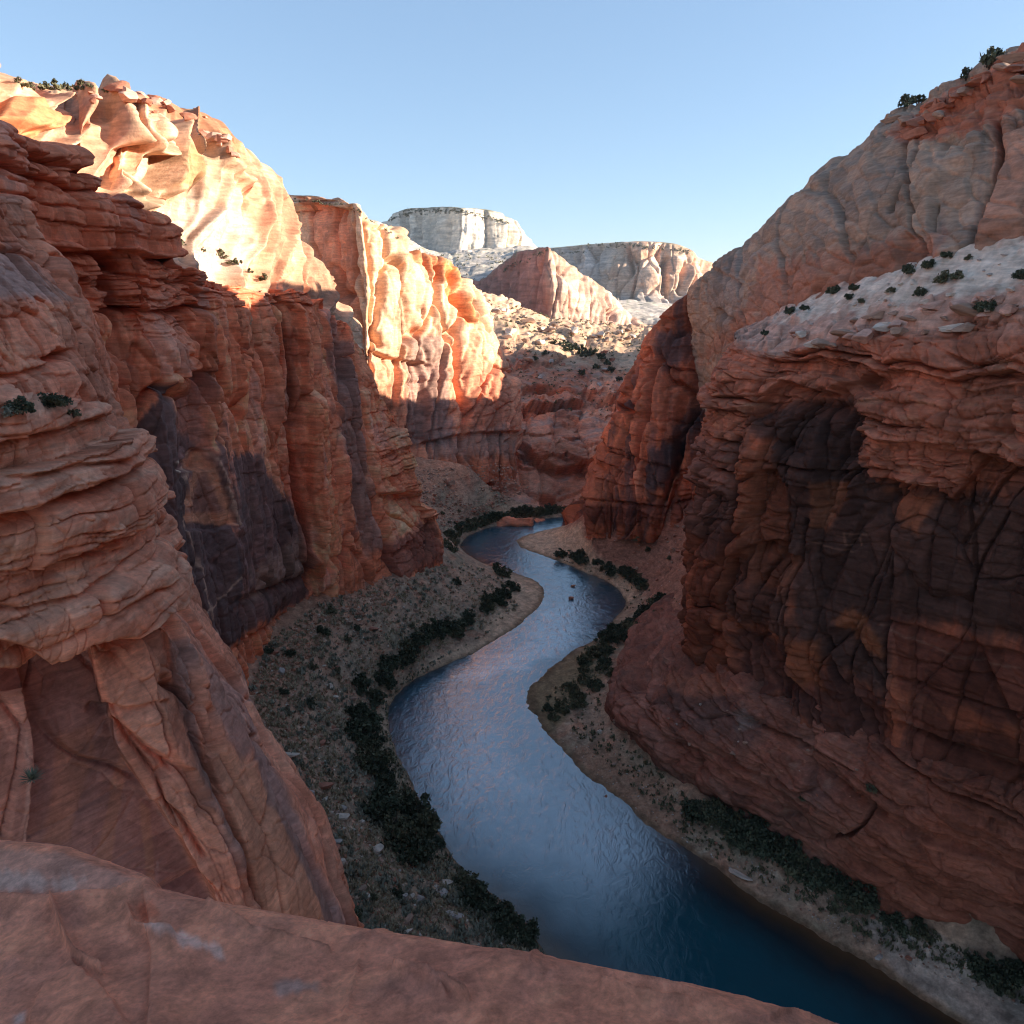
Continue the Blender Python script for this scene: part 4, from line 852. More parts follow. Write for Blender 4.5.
for px, py, z in [(250, 690, 22), (278, 648, 21), (310, 610, 21), (345, 598, 20), (375, 588, 18), (400, 578, 17), (425, 568, 14), (440, 562, 12), (450, 540, 9), (300, 700, 17), (340, 660, 14), (380, 630, 13), (420, 610, 9.5), (460, 585, 5),
                  (300, 760, 17), (340, 740, 11), (365, 720, 6), (320, 800, 15), (360, 800, 7), (340, 860, 13), (385, 840, 4), (360, 920, 12), (420, 890, 4), (440, 940, 5), (380, 960, 11), (480, 930, 3), (480, 1000, 6), (300, 900, 24), (250, 820, 28), (200, 760, 30), (250, 1000, 30), (420, 1080, 12),
                  (350, 474, 27), (380, 470, 26), (420, 463, 26), (460, 457, 26), (500, 455, 23), (515, 462, 17), (440, 490, 17), (480, 485, 15), (520, 490, 10), (440, 520, 8), (400, 500, 20), (480, 510, 6), (550, 505, 4), (470, 470, 22), (430, 505, 13),
                  (585, 512, 14), (600, 508, 23), (640, 509, 24), (670, 511, 25), (695, 508, 26), (600, 530, 12), (640, 540, 13), (670, 540, 17), (620, 560, 6.5), (660, 575, 8), (590, 552, 5), (690, 560, 18), (680, 600, 15), (650, 596, 5), (560, 540, 2),
                  (660, 640, 9), (640, 620, 4), (620, 650, 2.6), (600, 690, 2.6), (590, 720, 2), (560, 690, 1.2), (640, 770, 2), (700, 815, 2.3), (760, 850, 2.3), (820, 885, 2.3), (900, 930, 2.3), (1024, 990, 2.3), (690, 660, 16), (760, 740, 14), (860, 800, 14), (1000, 880, 14),
                  (520, 600, 1.0), (500, 620, 1.4), (535, 600, .5), (540, 536, .7), (400, 760, 1.2)]: add(px, py, z)
for x, y, z in [(-60, 60, 38), (-60, 90, 32), (-40, 60, 32), (-25, 40, 28), (0, 20, 20), (90, 60, 14), (80, 20, 10), (100, 110, 20), (110, 160, 25), (110, 240, 30), (80, 280, 28), (-100, 200, 28), (-100, 300, 30), (100, 380, 20), (-120, 120, 34)]: ctrl.append((x, y, z))
# bed of the river: depth grows away from the banks
for L, O in ((LBd, RBd), (RBd, LBd)):
    for x, y in L:
        j = np.argmin(np.hypot(O[:, 0] - x, O[:, 1] - y)); mx, my = (O[j, 0] + x) / 2, (O[j, 1] + y) / 2
        ctrl.append((mx, my, -2.2))
ctrl = np.array(ctrl)
keep = [0]
for i in range(1, len(ctrl)):
    if np.min(np.hypot(ctrl[keep, 0] - ctrl[i, 0], ctrl[keep, 1] - ctrl[i, 1])) > 2.2: keep.append(i)
ctrl = ctrl[keep]
# thin-plate-like spline (r^1 kernel keeps it from overshooting)
R = np.hypot(ctrl[:, None, 0] - ctrl[None, :, 0], ctrl[:, None, 1] - ctrl[None, :, 1])
n = len(ctrl); A = np.zeros((n + 3, n + 3)); A[:n, :n] = R - 0.02 * np.eye(n); A[:n, n] = 1; A[:n, n + 1:] = ctrl[:, :2]; A[n, :n] = 1; A[n + 1:, :n] = ctrl[:, :2].T
NCT = n
wts = np.linalg.solve(A, np.concatenate([ctrl[:, 2], np.zeros(3)]))
def H0(x, y):
    x = np.asarray(x, F32); y = np.asarray(y, F32); sh = x.shape; x = x.ravel(); y = y.ravel(); out = np.empty(len(x), F32)
    cx, cy, w = ctrl[:, 0].astype(F32), ctrl[:, 1].astype(F32), wts[:NCT].astype(F32)
    for i in range(0, len(x), 20000):
        sl = slice(i, i + 20000)
        out[sl] = np.sqrt((x[sl, None] - cx) ** 2 + (y[sl, None] - cy) ** 2) @ w
    return (out + wts[NCT] + wts[NCT + 1] * x + wts[NCT + 2] * y).reshape(sh)
def H(x, y):
    h = H0(x, y)
    a = sstep(.2, 5, h)
    f1, f2, r, r2 = worley2(x / 2.6, y / 2.6, 301)
    h = h + a * (.55 * fbm(x / 9, y / 9, 0, 302, 4) + .5 * r * np.clip(1 - f1 * 1.8, 0, 1) * (r2 > .45)) + (.12 * fbm(x / 2.2, y / 2.2, 0, 303, 3)) + .35 * fbm(x / 14, y / 14, 0, 304, 2) * sstep(3, 0, np.abs(h))
    return h
pxs = np.arange(-120, 1180, 1.7); pys = np.concatenate([np.arange(498, 640, .8), np.arange(640, 1180, 1.6)])
gx, gy = np.meshgrid(pxs, pys)
rx = (gx - 512) / F; ry = CP + (512 - gy) / F * SP; rz = -SP + (512 - gy) / F * CP
t = -92 / rz
fx, fy = (rx * t).astype(F32), (ry * t).astype(F32)
fz = H(fx, fy)
FP = np.stack([fx, fy, fz], -1)
nr, nc = fx.shape
n1 = fbm(fx / 7, fy / 7, 0, 311, 4); n2 = fbm(fx / 1.7, fy / 1.7, 0, 312, 4); n3 = fbm(fx / 18, fy / 18, 0, 313, 3)
def polyd(x, y, L):
    d, _ = dseg(x, y, [tuple(p) for p in L]); return d
dl, dr = polyd(fx, fy, LBd[::2]), polyd(fx, fy, RBd[::2])
leftside = dl < dr
c = lerp(np.broadcast_to(np.array([.27, .195, .14]), FP.shape), np.array([.37, .24, .165]), sstep(-.4, .5, n1))
c = lerp(c, np.array([.19, .175, .12]), sstep(-.1, .5, n3 + .4 * n2) * .7)
c = lerp(c, np.array([.38, .17, .105]), sstep(.15, .6, fbm(fx / 6, fy / 6, 0, 314, 4)) * .55 + 0)
c = lerp(c, np.array([.36, .16, .10]), sstep(12, 20, fz + 4 * n1) * .5)
c = lerp(c, np.array([.42, .35, .28]), sstep(.35, .7, n2) * .4)
rs = (~leftside)
c = lerp(c, np.array([.27, .105, .07]), (rs & (fy > 170)).astype(F32) * sstep(2.5, 6, fz + n1) * .75)
gp, gq, _ = proj(FP.astype(float)); gp = gp.astype(F32); gq = gq.astype(F32)
sand = np.array([.45, .32, .22])
for poly, cc, am in [([(430, 660), (480, 640), (500, 600), (510, 572), (548, 578), (550, 605), (520, 630), (470, 660)], sand, .9), ([(515, 530), (580, 525), (600, 560), (640, 585), (632, 600), (600, 585), (540, 560), (505, 545)], sand, .85),
                     ([(515, 690), (560, 660), (600, 640), (600, 680), (560, 720), (545, 740)], np.array([.20, .15, .085]), .85), ([(570, 750), (600, 740), (660, 780), (690, 830), (680, 850), (600, 790)], np.array([.25, .15, .10]), .8),
                     ([(860, 920), (900, 915), (1024, 985), (1080, 1040), (1000, 1040), (900, 975)], np.array([.34, .29, .25]), .7), ([(380, 700), (410, 675), (440, 662), (440, 672), (400, 700), (400, 770), (380, 740)], sand * .9, .6)]:
    m = pmask(gp, gq, poly, 5, n1 * 8); c = lerp(c, cc, m * am)
wet = sstep(.45, .05, fz + .1 * n2)
c = lerp(c, np.array([.13, .085, .05]), wet * .8)
c = c * (1 + .28 * n2)[..., None]
idx = np.arange(nr * nc).reshape(nr, nc)
q = np.stack([idx[:-1, :-1], idx[1:, :-1], idx[1:, 1:], idx[:-1, 1:]], -1).reshape(-1, 4)
o = mesh_np('canyon_floor', FP, q, M_SOIL, np.clip(c * np.array([1.28, 1.2, 1.12]), .01, .85)); tag(o, 'scrubby talus slopes, sand bars and banks along the river', 'ground', kind='structure')
print('floor', FP.reshape(-1,3).min(0), FP.reshape(-1,3).max(0), nr * nc, round(time.time() - T0, 1))
fpx, fpy, fd = gp, gq, _

# water sheet, with how deep it is stored on it so the bed shows through near the banks
wx, wy = fx[::2, ::2], fy[::2, ::2]
t2 = -100 / rz[::2, ::2]; wx, wy = (rx[::2, ::2] * t2).astype(F32), (ry[::2, ::2] * t2).astype(F32)
wd = -H(wx, wy)
wn = wx.shape; idx = np.arange(wx.size).reshape(wn)
q = np.stack([idx[:-1, :-1], idx[1:, :-1], idx[1:, 1:], idx[:-1, 1:]], -1).reshape(-1, 4)
ok = wd.ravel()[q].max(1) > -1.5; q = q[ok]
used = np.unique(q); remap = np.zeros(wx.size, np.int32); remap[used] = np.arange(len(used))
wp, wq, _ = proj(np.stack([wx, wy, np.zeros_like(wx)], -1).astype(float)); wp = wp.astype(F32); wq = wq.astype(F32)
wnz = fbm(wx / 6, wy / 6, 0, 321, 3)
riff = np.maximum.reduce([.75 * pmask(wp, wq, [(380, 720), (480, 640), (520, 560), (470, 530), (560, 515), (600, 560), (640, 600), (560, 680), (680, 860), (600, 900), (460, 850)], 60, wnz * 10), pmask(wp, wq, [(540, 600), (600, 590), (620, 610), (560, 660), (480, 690), (440, 680), (520, 640)], 14, wnz * 12), .9 * pmask(wp, wq, [(400, 760), (470, 680), (530, 700), (540, 740), (600, 800), (560, 830), (440, 830)], 55, wnz * 10)])
m, nt, b = new_mat('river_water'); Lk = nt.links.new
tc = N(nt, 'ShaderNodeTexCoord')
ad_ = N(nt, 'ShaderNodeAttribute', attribute_name='depth'); ar = N(nt, 'ShaderNodeAttribute', attribute_name='riffle')
cr = N(nt, 'ShaderNodeValToRGB'); e = cr.color_ramp.elements
e[0].position = 0; e[0].color = (.105, .06, .03, 1); e[1].position = 1; e[1].color = (.008, .072, .098, 1)
x = e.new(.22); x.color = (.055, .04, .026, 1); x = e.new(.5); x.color = (.014, .028, .036, 1)
mr = N(nt, 'ShaderNodeMapRange'); mr.inputs[1].default_value = 0; mr.inputs[2].default_value = 1.9; Lk(ad_.outputs['Fac'], mr.inputs[0]); Lk(mr.outputs[0], cr.inputs[0])
mx = N(nt, 'ShaderNodeMix', data_type='RGBA'); Lk(ar.outputs['Fac'], mx.inputs['Factor']); Lk(cr.outputs[0], mx.inputs[6]); mx.inputs[7].default_value = (.07, .13, .175, 1)  # lighter blue in the riffle area stands in for reflected sky
Lk(mx.outputs[2], b.inputs['Base Color'])
rr = N(nt, 'ShaderNodeMath', operation='MULTIPLY_ADD'); Lk(ar.outputs['Fac'], rr.inputs[0]); rr.inputs[1].default_value = .10; rr.inputs[2].default_value = .06; Lk(rr.outputs[0], b.inputs['Roughness']); ir = N(nt, 'ShaderNodeMath', operation='MULTIPLY_ADD'); Lk(ar.outputs['Fac'], ir.inputs[0]); ir.inputs[1].default_value = 1.2; ir.inputs[2].default_value = 1.36; Lk(ir.outputs[0], b.inputs['IOR']); b.inputs['Specular IOR Level'].default_value = 1.0
mp = N(nt, 'ShaderNodeMapping'); mp.inputs['Scale'].default_value = (.8, .55, 1); mp.inputs['Rotation'].default_value = (0, 0, .35); Lk(tc.outputs['Object'], mp.inputs[0])
w1 = N(nt, 'ShaderNodeTexNoise'); w1.inputs['Scale'].default_value = .6; w1.inputs['Detail'].default_value = 7; w1.inputs['Roughness'].default_value = .6; w1.inputs['Distortion'].default_value = 1.2; Lk(mp.outputs[0], w1.inputs['Vector'])
st_ = N(nt, 'ShaderNodeMath', operation='MULTIPLY_ADD'); Lk(ar.outputs['Fac'], st_.inputs[0]); st_.inputs[1].default_value = .13; st_.inputs[2].default_value = .08
bp = N(nt, 'ShaderNodeBump'); bp.inputs['Distance'].default_value = 1.3; hm_ = N(nt, 'ShaderNodeMath', operation='MULTIPLY'); Lk(st_.outputs[0], hm_.inputs[0]); Lk(w1.outputs[0], hm_.inputs[1]); Lk(hm_.outputs[0], bp.inputs['Height']); bp.inputs['Strength'].default_value = 1; Lk(bp.outputs[0], b.inputs['Normal'])
WV = np.stack([wx, wy, .03 * fbm(wx / 1.5, wy / 1.5, 0, 322, 2)], -1).reshape(-1, 3)[used]
o = mesh_np('river', WV, remap[q], m, None, {'depth': np.clip(wd.ravel()[used] + .1 * wnz.ravel()[used], 0, 5), 'riffle': riff.ravel()[used]}, smooth=True)
tag(o, 'winding blue green river reflecting sky and sunlit cliffs', 'river', kind='structure')

# ground sheet to the horizon, below everything
gm = simple_mat('desert_ground', (.30, .20, .14), sc=.004)
o = mesh_np('ground', [(-30000, -30000, -14), (30000, -30000, -14), (30000, 40000, -14), (-30000, 40000, -14)], [(0, 1, 2, 3)], gm); tag(o, 'red desert ground reaching to the horizon', 'ground', kind='structure')
def on_floor(px, py):
    z = 1.0
    for _ in range(12):
        p = Z(px, py, z); z = .5 * z + .5 * float(H(np.array([p[0]]), np.array([p[1]]))[0])
    return Z(px, py, z)

# ================================================================== plants and stones
def rng(seed): return np.random.RandomState(seed)
def foliage_mesh(seed, w, h, ncl, nleaf, leaf, flat=.0):
    """leaf-sized faces gathered in clumps through the crown's volume, open between the clumps"""
    r = rng(seed); V = []; Fc = []
    k = 0
    for i in range(ncl):
        a = r.uniform(0, 2 * math.pi); rad = math.sqrt(r.uniform(0, 1)) * .5 * w
        hz = h * (r.uniform(.12, .95)) * math.sqrt(max(.08, 1 - (rad / (.56 * w)) ** 2))
        c = np.array([rad * math.cos(a), rad * math.sin(a), hz]); cr = r.uniform(.10, .24) * w
        for j in range(nleaf):
            d = r.normal(size=3); d /= np.linalg.norm(d); p = c + d * cr * r.uniform(.35, 1.1) * np.array([1, 1, .8])
            p[2] = max(p[2], .04 * h)
            u = r.normal(size=3); u /= np.linalg.norm(u); u[2] = abs(u[2]) * .9 + .2; v = np.cross(u, r.normal(size=3)); v /= np.linalg.norm(v) + 1e-6
            s_ = leaf * r.uniform(.6, 1.4)
            V += [p - v * s_ * .45, p + u * s_ * .7 - v * s_ * .12, p + v * s_ * .45, p - u * s_ * .6]; Fc.append((k, k + 1, k + 2, k + 3)); k += 4
    return np.array(V), Fc
def stem_mesh(seed, w, h, n):
    r = rng(seed); V = []; Fc = []; k = 0
    for i in range(n):
        a = r.uniform(0, 6.28); top = np.array([math.cos(a) * w * r.uniform(.05, .38), math.sin(a) * w * r.uniform(.05, .38), h * r.uniform(.5, .85)])
        base = np.array([math.cos(a) * .03 * w, math.sin(a) * .03 * w, -.15 * h]); mid = (base + top) / 2 + r.normal(size=3) * .05 * w
        ring = []
        for p, rad in ((base, .035 * w), (mid, .022 * w), (top, .006 * w)):
            for q in range(5):
                b = q * 2 * math.pi / 5; V.append(p + np.array([math.cos(b), math.sin(b), 0]) * rad)
            ring.append(k); k += 5
        for a0, b0 in zip(ring[:-1], ring[1:]):
            for q in range(5): Fc.append((a0 + q, a0 + (q + 1) % 5, b0 + (q + 1) % 5, b0 + q))
    return np.array(V), Fc
def raw_mesh(name, V, Fc, mat):
    o = mesh_np(name, V, np.array(Fc), mat); me = o.data; bpy.data.objects.remove(o); return me
FOL, STM = {}, {}
for kind, mat, nc_, nl, lf, hh in (('dark', M_LEAF, 26, 46, .095, .78), ('olive', M_LEAF2, 22, 40, .085, .62), ('sage', M_SAGE, 16, 34, .085, .6), ('small', M_LEAF, 10, 22, .17, .7), ('tiny', M_LEAF2, 9, 16, .2, .7)):  # tiny: lighter leaf tone puts a sunlit look into the colour
    FOL[kind] = [raw_mesh('foliage', *foliage_mesh(900 + i * 7 + nc_, 1.0, hh, nc_, nl, lf), mat) for i in range(5)]
    STM[kind] = [raw_mesh('stem', *stem_mesh(950 + i, 1.0, hh, 5), M_STEM) for i in range(3)]
PR = rng(5)
def shrub(p, size, kind, label, group=None, cat='shrub', name='shrub', parts=True, tall=1.0):
    i = PR.randint(5)
    sc = (size * PR.uniform(.9, 1.1), size * PR.uniform(.9, 1.1), size * tall * PR.uniform(.85, 1.15)); rz = PR.uniform(0, 6.28)
    if parts:
        e = empty(name, p - np.array([0, 0, .03 * size])); e.scale = sc; e.rotation_euler = (0, 0, rz)
        f = bpy.data.objects.new('foliage', FOL[kind][i]); col.objects.link(f); f.parent = e
        t = bpy.data.objects.new('stem', STM[kind][i % 3]); col.objects.link(t); t.parent = e
    else:
        e = bpy.data.objects.new(name, FOL[kind][i]); col.objects.link(e); e.location = p - np.array([0, 0, .05 * size]); e.scale = sc; e.rotation_euler = (0, 0, rz)
    return tag(e, label, cat, group)
def along(pts, n, spread, seed):
    r = rng(seed); P = np.array(pts, float); d = np.concatenate([[0], np.cumsum(np.hypot(*np.diff(P, axis=0).T))])
    for i in range(n):
        t = (i + r.uniform(.1, .9)) / n * d[-1]
        yield np.interp(t, d, P[:, 0]) + r.normal() * spread, np.interp(t, d, P[:, 1]) + r.normal() * spread * .6, r
THICKETS = [
    ([(378, 800), (392, 832), (410, 855), (424, 832), (405, 805)], 22, 6, 3.2, 5.2, 'dark', 'big dark green shrub in the dense round thicket on the left bank', 'shrubs of the round left bank thicket'),
    ([(466, 878), (490, 905), (512, 930), (536, 950)], 22, 6, 2.4, 3.8, 'dark', 'dark shrub in the strip hugging the left bank, lowest down by the foreground ledge', 'shrubs on the lower left bank'),
    ([(374, 690), (362, 718), (360, 745), (372, 772), (382, 795)], 26, 6, 2.8, 4.4, 'dark', 'dark green shrub on the left bank beside the river widest bend', 'shrubs beside the widest bend'),
    ([(378, 682), (402, 658), (438, 638), (468, 622)], 30, 5, 2.6, 4.4, 'dark', 'dark shrub in the slanting row between talus and the tan sandbar', 'shrubs in the slanting row'),
    ([(480, 614), (500, 602), (510, 588), (504, 576), (490, 567)], 20, 4, 2.6, 4.2, 'dark', 'dark shrub at the back of the tan sandbar on the left', 'shrubs behind the left sandbar'),
    ([(446, 538), (468, 524), (505, 516), (540, 512), (568, 510)], 40, 2.2, 2.6, 4.4, 'olive', 'small green shrub on the far bank under the distant bend', 'green shrubs along the far bend'),
    ([(564, 553), (590, 563), (620, 574), (648, 588)], 34, 3, 2.4, 3.8, 'dark', 'dark shrub at the foot of the bend wall behind the right sandbar', 'shrubs at the foot of the bend wall'),
    ([(668, 603), (644, 616), (620, 634), (604, 654), (596, 668)], 30, 6, 2.6, 4.4, 'dark', 'dark shrub on the right bank just downstream of the right sandbar', 'shrubs on the right bank point'),
    ([(606, 664), (588, 690), (568, 706), (552, 716)], 26, 8, 2.0, 3.4, 'olive', 'olive shrub on the brown river point opposite the widest bend', 'olive shrubs on the river point'),
    ([(700, 808), (728, 828), (756, 842), (784, 856)], 30, 8, 2.4, 4.2, 'dark', 'dark shrub in the large thicket on the right bank below the apron', 'shrubs of the right bank thicket'),
    ([(788, 862), (820, 884), (850, 896), (874, 906)], 22, 6, 2.2, 3.6, 'dark', 'dark shrub on the right bank between the thicket and the gravel', 'shrubs between thicket and gravel'),
    ([(885, 914), (915, 930), (940, 942)], 9, 5, 1.6, 2.8, 'olive', 'olive bush beside the pale gravel on the right bank', 'bushes beside the pale gravel'),
    ([(984, 968), (1004, 978), (1024, 984)], 9, 6, 2.4, 3.6, 'dark', 'dark shrub at the right edge of the picture by the gravel', 'shrubs at the right edge'),
    ([(390, 548), (430, 528), (470, 500), (500, 490)], 16, 6, 1.2, 2.2, 'olive', 'small bush on the slope under the second sunlit cliff', 'bushes under the second cliff'),
    ([(605, 530), (640, 545), (668, 560)], 12, 5, 1.0, 1.8, 'olive', 'tiny bush on the red slope under the bend wall', 'bushes on the red slope'),
]
for ti, (pts, n, sp, s0, s1, kd, lab, grp) in enumerate(THICKETS):
    for px, py, r in along(pts, int(n * .62), sp, 400 + ti):
        p = on_floor(px, py)
        if p[2] < .35:
            continue
        shrub(p, r.uniform(s0, s1) * (1.35 if kd == 'dark' else 1.15), kd if r.rand() < .72 else ('olive' if kd == 'dark' else 'dark'), lab, grp)
SINGLES = [(457, 584, 3.0, 'dark', 'round dark bush alone high on the slope left of the sandbar'), (323, 634, 3.2, 'dark', 'dark bush on the talus just below the foot of the left wall'), (331, 613, 2.8, 'olive', 'olive bush right at the foot of the left canyon wall'),
           (357, 630, 2.0, 'dark', 'small dark bush midway across the upper talus'), (347, 641, 2.2, 'olive', 'olive bush in the middle of the talus slope'), (291, 656, 2.4, 'dark', 'dark bush at the left of the talus beside the varnished wall'),
           (313, 668, 2.2, 'olive', 'low olive bush on the grey part of the talus'), (336, 672, 2.0, 'olive', 'olive bush just above the slanting row of shrubs'), (284, 694, 2.0, 'dark', 'small dark bush near the near buttress edge on the talus'),
           (311, 705, 2.4, 'dark', 'dark bush on the reddish patch of the talus'), (268, 652, 2.4, 'dark', 'dark bush tucked under the end of the varnished wall'), (411, 627, 2.0, 'olive', 'olive bush above the dark row near the sandbar'),
           (352, 921, 3.0, 'dark', 'dark bush just above the foreground ledge beside the near buttress'), (398, 896, 2.0, 'dark', 'small dark bush among the pale boulders'), (372, 900, 1.8, 'olive', 'olive bush among the boulders left of the round thicket'),
           (437, 846, 2.6, 'dark', 'dark bush leaning over the water below the round thicket'), (300, 735, 1.8, 'sage', 'grey sage bush above the long pale boulder'), (345, 770, 1.8, 'sage', 'grey sage bush between talus and the widest bend'), (425, 905, 2.0, 'sage', 'grey sage bush beside the pale flat slabs'),
           (400, 935, 1.8, 'sage', 'grey sage bush against the top of the foreground ledge'), (545, 965, 1.6, 'olive', 'olive bush where the left bank meets the foreground ledge'), (800, 800, 1.2, 'olive', 'tiny olive bush high on the red apron'), (868, 790, 1.6, 'olive', 'olive bush beside the crack in the red apron')]
for px, py, sz, kd, lab in SINGLES:
    src = PATCH['slickrock_apron'].at(px, py) if px > 790 else on_floor(px, py)
    shrub(np.array(src), sz, kd, lab)
def put(patch, px, py): return np.array(PATCH[patch].at(px, py))
C_ = 'near_buttress'
for px, py, sz, kd, lab in ((24, 411, 1.35, 'dark', 'round dark green shrub on the ledge of the near buttress, leftmost of the green ones'), (56, 404, 1.5, 'dark', 'wide dark green shrub in the middle of the buttress ledge'), (74, 414, 1.1, 'olive', 'small green shrub at the right end of the buttress ledge'), (11, 414, 1.1, 'sage', 'pale sage bush at the left end of the buttress ledge')):
    shrub(put(C_, px, py), sz, kd, lab, tall=.95)
BEN = [(831, 291, 2.2, 'dark', 'dark shrub at the back of the white bench, far left of the three close together'), (853, 288, 2.0, 'dark', 'dark shrub at the foot of the dome on the white bench'), (906, 271, 2.2, 'dark', 'dark shrub where the red foot of the dome meets the white bench'), (927, 266, 2.2, 'dark', 'tall dark shrub above the middle of the white bench'),
       (941, 280, 2.8, 'olive', 'largest olive green shrub on the white bench'), (944, 256, 1.6, 'dark', 'small dark shrub at the base of the deep dome crack'), (956, 276, 1.8, 'olive', 'olive shrub just right of the largest bench shrub'), (917, 294, 2.0, 'dark', 'round dark shrub in the middle of the white bench'),
       (982, 310, 2.6, 'dark', 'big grey green shrub at the front of the bench on the right'), (1019, 278, 1.8, 'dark', 'dark shrub on the bench at the right edge of the picture'), (788, 312, 2.2, 'dark', 'dark shrub at the narrow left end of the white bench'), (802, 308, 1.8, 'dark', 'dark shrub next to the leftmost bench shrub'),
       (860, 301, 1.5, 'olive', 'little olive bush on the left half of the bench'), (847, 298, 1.5, 'dark', 'little dark bush under the pair at the foot of the dome'), (889, 290, 1.5, 'olive', 'little olive bush left of the round bench shrub'), (966, 258, 1.3, 'olive', 'little bush at the back of the bench right of the crack'), (763, 333, 1.6, 'dark', 'dark bush on the left corner of the bench above the bend')]
for px, py, sz, kd, lab in BEN:
    shrub(put('varnished_wall', px, py), sz, kd, lab)
for px, py, sz, lab in ((988, 66, 4.2, 'dark tree on the red cap of the dome, nearest the right edge'), (903, 107, 4.0, 'tree standing at the left end of the red cap of the dome'), (915, 104, 3.0, 'low bush beside the tree on the left end of the red cap'), (964, 80, 3.0, 'low bush on the step of the red cap')):
    shrub(put('slickrock_dome', px, py), sz, 'small', lab, cat='tree', name='juniper_tree', tall=1.2)
for k, (px, py, sz) in enumerate(((24, 85, 2.5), (33, 86, 2.2), (44, 87, 2.6), (56, 86, 3.2), (68, 87, 2.6), (84, 88, 3.0), (92, 90, 1.8), (109, 90, 2.2), (76, 88, 2.0), (62, 87, 2.0), (50, 87, 2.0))):
    shrub(put('upper_cliff', px, py), sz * .62, 'tiny', 'small sunlit bush on the rim of the upper left cliff against the sky', 'bushes on the upper left rim', parts=False)
for k, (px, py, sz) in enumerate(((222, 255, 3), (239, 262, 3), (265, 277, 3.2), (230, 262, 2), (205, 250, 2), (250, 270, 2), (183, 243, 2))):
    shrub(put('upper_cliff', px, py), sz * .7, 'tiny', 'small sunlit bush on the pale foot of the upper left cliff', 'bushes on the pale foot', parts=False)
for k, (px, py, sz) in enumerate(((565, 344, 9), (574, 347, 9), (583, 350, 10), (592, 352, 9), (600, 357, 8), (570, 350, 8), (597, 366, 8), (606, 362, 7), (612, 370, 7), (588, 356, 8), (555, 342, 7), (545, 352, 6), (538, 360, 6), (580, 372, 6), (620, 378, 6))):
    shrub(put('far_bench', px, py), sz, 'small', 'dark green tree on the far bench at the edge of the sunlight', 'trees on the far bench', cat='tree', name='tree', parts=False)
# yucca with stiff narrow blades on the slab in the left foreground
def yucca(p, size, label):
    r = rng(77); V = []; Fc = []; k = 0
    for i in range(90):
        a = r.uniform(0, 6.28); e = r.uniform(.05, 1.35); d = np.array([math.cos(a) * math.cos(e), math.sin(a) * math.cos(e), math.sin(e)]); sd_ = np.array([-math.sin(a), math.cos(a), 0])
        L = r.uniform(.7, 1.0); w_ = .035
        V += [d * .06 - sd_ * w_ * .6, d * .06 + sd_ * w_ * .6, d * .5 * L + sd_ * w_ - np.array([0, 0, .02]), d * .5 * L - sd_ * w_ - np.array([0, 0, .02])]; Fc.append((k, k + 1, k + 2, k + 3))
        V += [d * L - np.array([0, 0, .06])]; Fc.append((k + 3, k + 2, k + 4, k + 4)); k += 5
    bm = bpy.data.meshes.new('yucca'); bm.from_pydata([tuple(v) for v in V], [], [tuple(dict.fromkeys(f)) for f in Fc]); bm.materials.append(M_YUC)
    e = empty('yucca', p); e.scale = (size,) * 3
    o = bpy.data.objects.new('leaves', bm); col.objects.link(o); o.parent = e
    V, Fc = stem_mesh(78, .5, .25, 3); o = mesh_np('root_crown', V, np.array(Fc), M_STEM); o.parent = e
    tag(e, label, 'yucca')
M_YUC = simple_mat('yucca_leaf', (.20, .23, .16), var=.25)
yp = put(C_, 34, 778); yucca(yp + (CAM - yp) / np.linalg.norm(CAM - yp) * 1.3, 1.0, 'spiky grey green yucca on the dark slab above the foreground ledge')

# stones
def stone_mesh(seed, cuts=15, sub=3, grain=.035):
    r = rng(seed)
    t = (1 + 5 ** .5) / 2
    import bmesh
    bm = bmesh.new(); bmesh.ops.create_icosphere(bm, subdivisions=sub + 1, radius=1)
    V = np.array([v.co[:] for v in bm.verts]); Fc = [[v.index for v in f.verts] for f in bm.faces]; bm.free()
    for i in range(cuts):
        n_ = r.normal(size=3); n_ /= np.linalg.norm(n_); dcut = r.uniform(.38, .72)
        h = V @ n_; V -= np.maximum(h - dcut, 0)[:, None] * n_ * .97
    V = V * (1 + grain * fbm(V[:, 0] * 2.2 + seed, V[:, 1] * 2.2, V[:, 2] * 2.2, seed, 4))[:, None]
    return V, Fc
STONE = {}
for cn, cc in (('red', [.40, .17, .11]), ('pale', [.62, .50, .40]), ('brown', [.38, .24, .17]), ('grey', [.45, .38, .33]), ('pink', [.56, .33, .25])):
    L = []
    for i in range(4):
        V, Fc = stone_mesh(1200 + i * 3); nn = fbm(V[:, 0] * 1.5, V[:, 1] * 1.5, V[:, 2] * 4, 1300 + i, 3)
        o = mesh_np('boulder', V, np.array(Fc), M_STONE, np.clip(np.array(cc)[None] * (1 + .25 * nn)[:, None], .02, .8)); L.append(o.data); bpy.data.objects.remove(o)
    STONE[cn] = L
BR = rng(9)
def boulder(p, sx, sy, sz, cn, label, group=None, rz=None, sink=.3):
    o = bpy.data.objects.new('boulder', STONE[cn][BR.randint(4)]); col.objects.link(o)
    o.location = np.asarray(p) + np.array([0, 0, sz * (1 - sink) - sz * .35]); o.scale = (sx, sy, sz); o.rotation_euler = (BR.uniform(-.15, .15), BR.uniform(-.15, .15), BR.uniform(0, 3.1) if rz is None else rz)
    return tag(o, label, 'boulder', group)
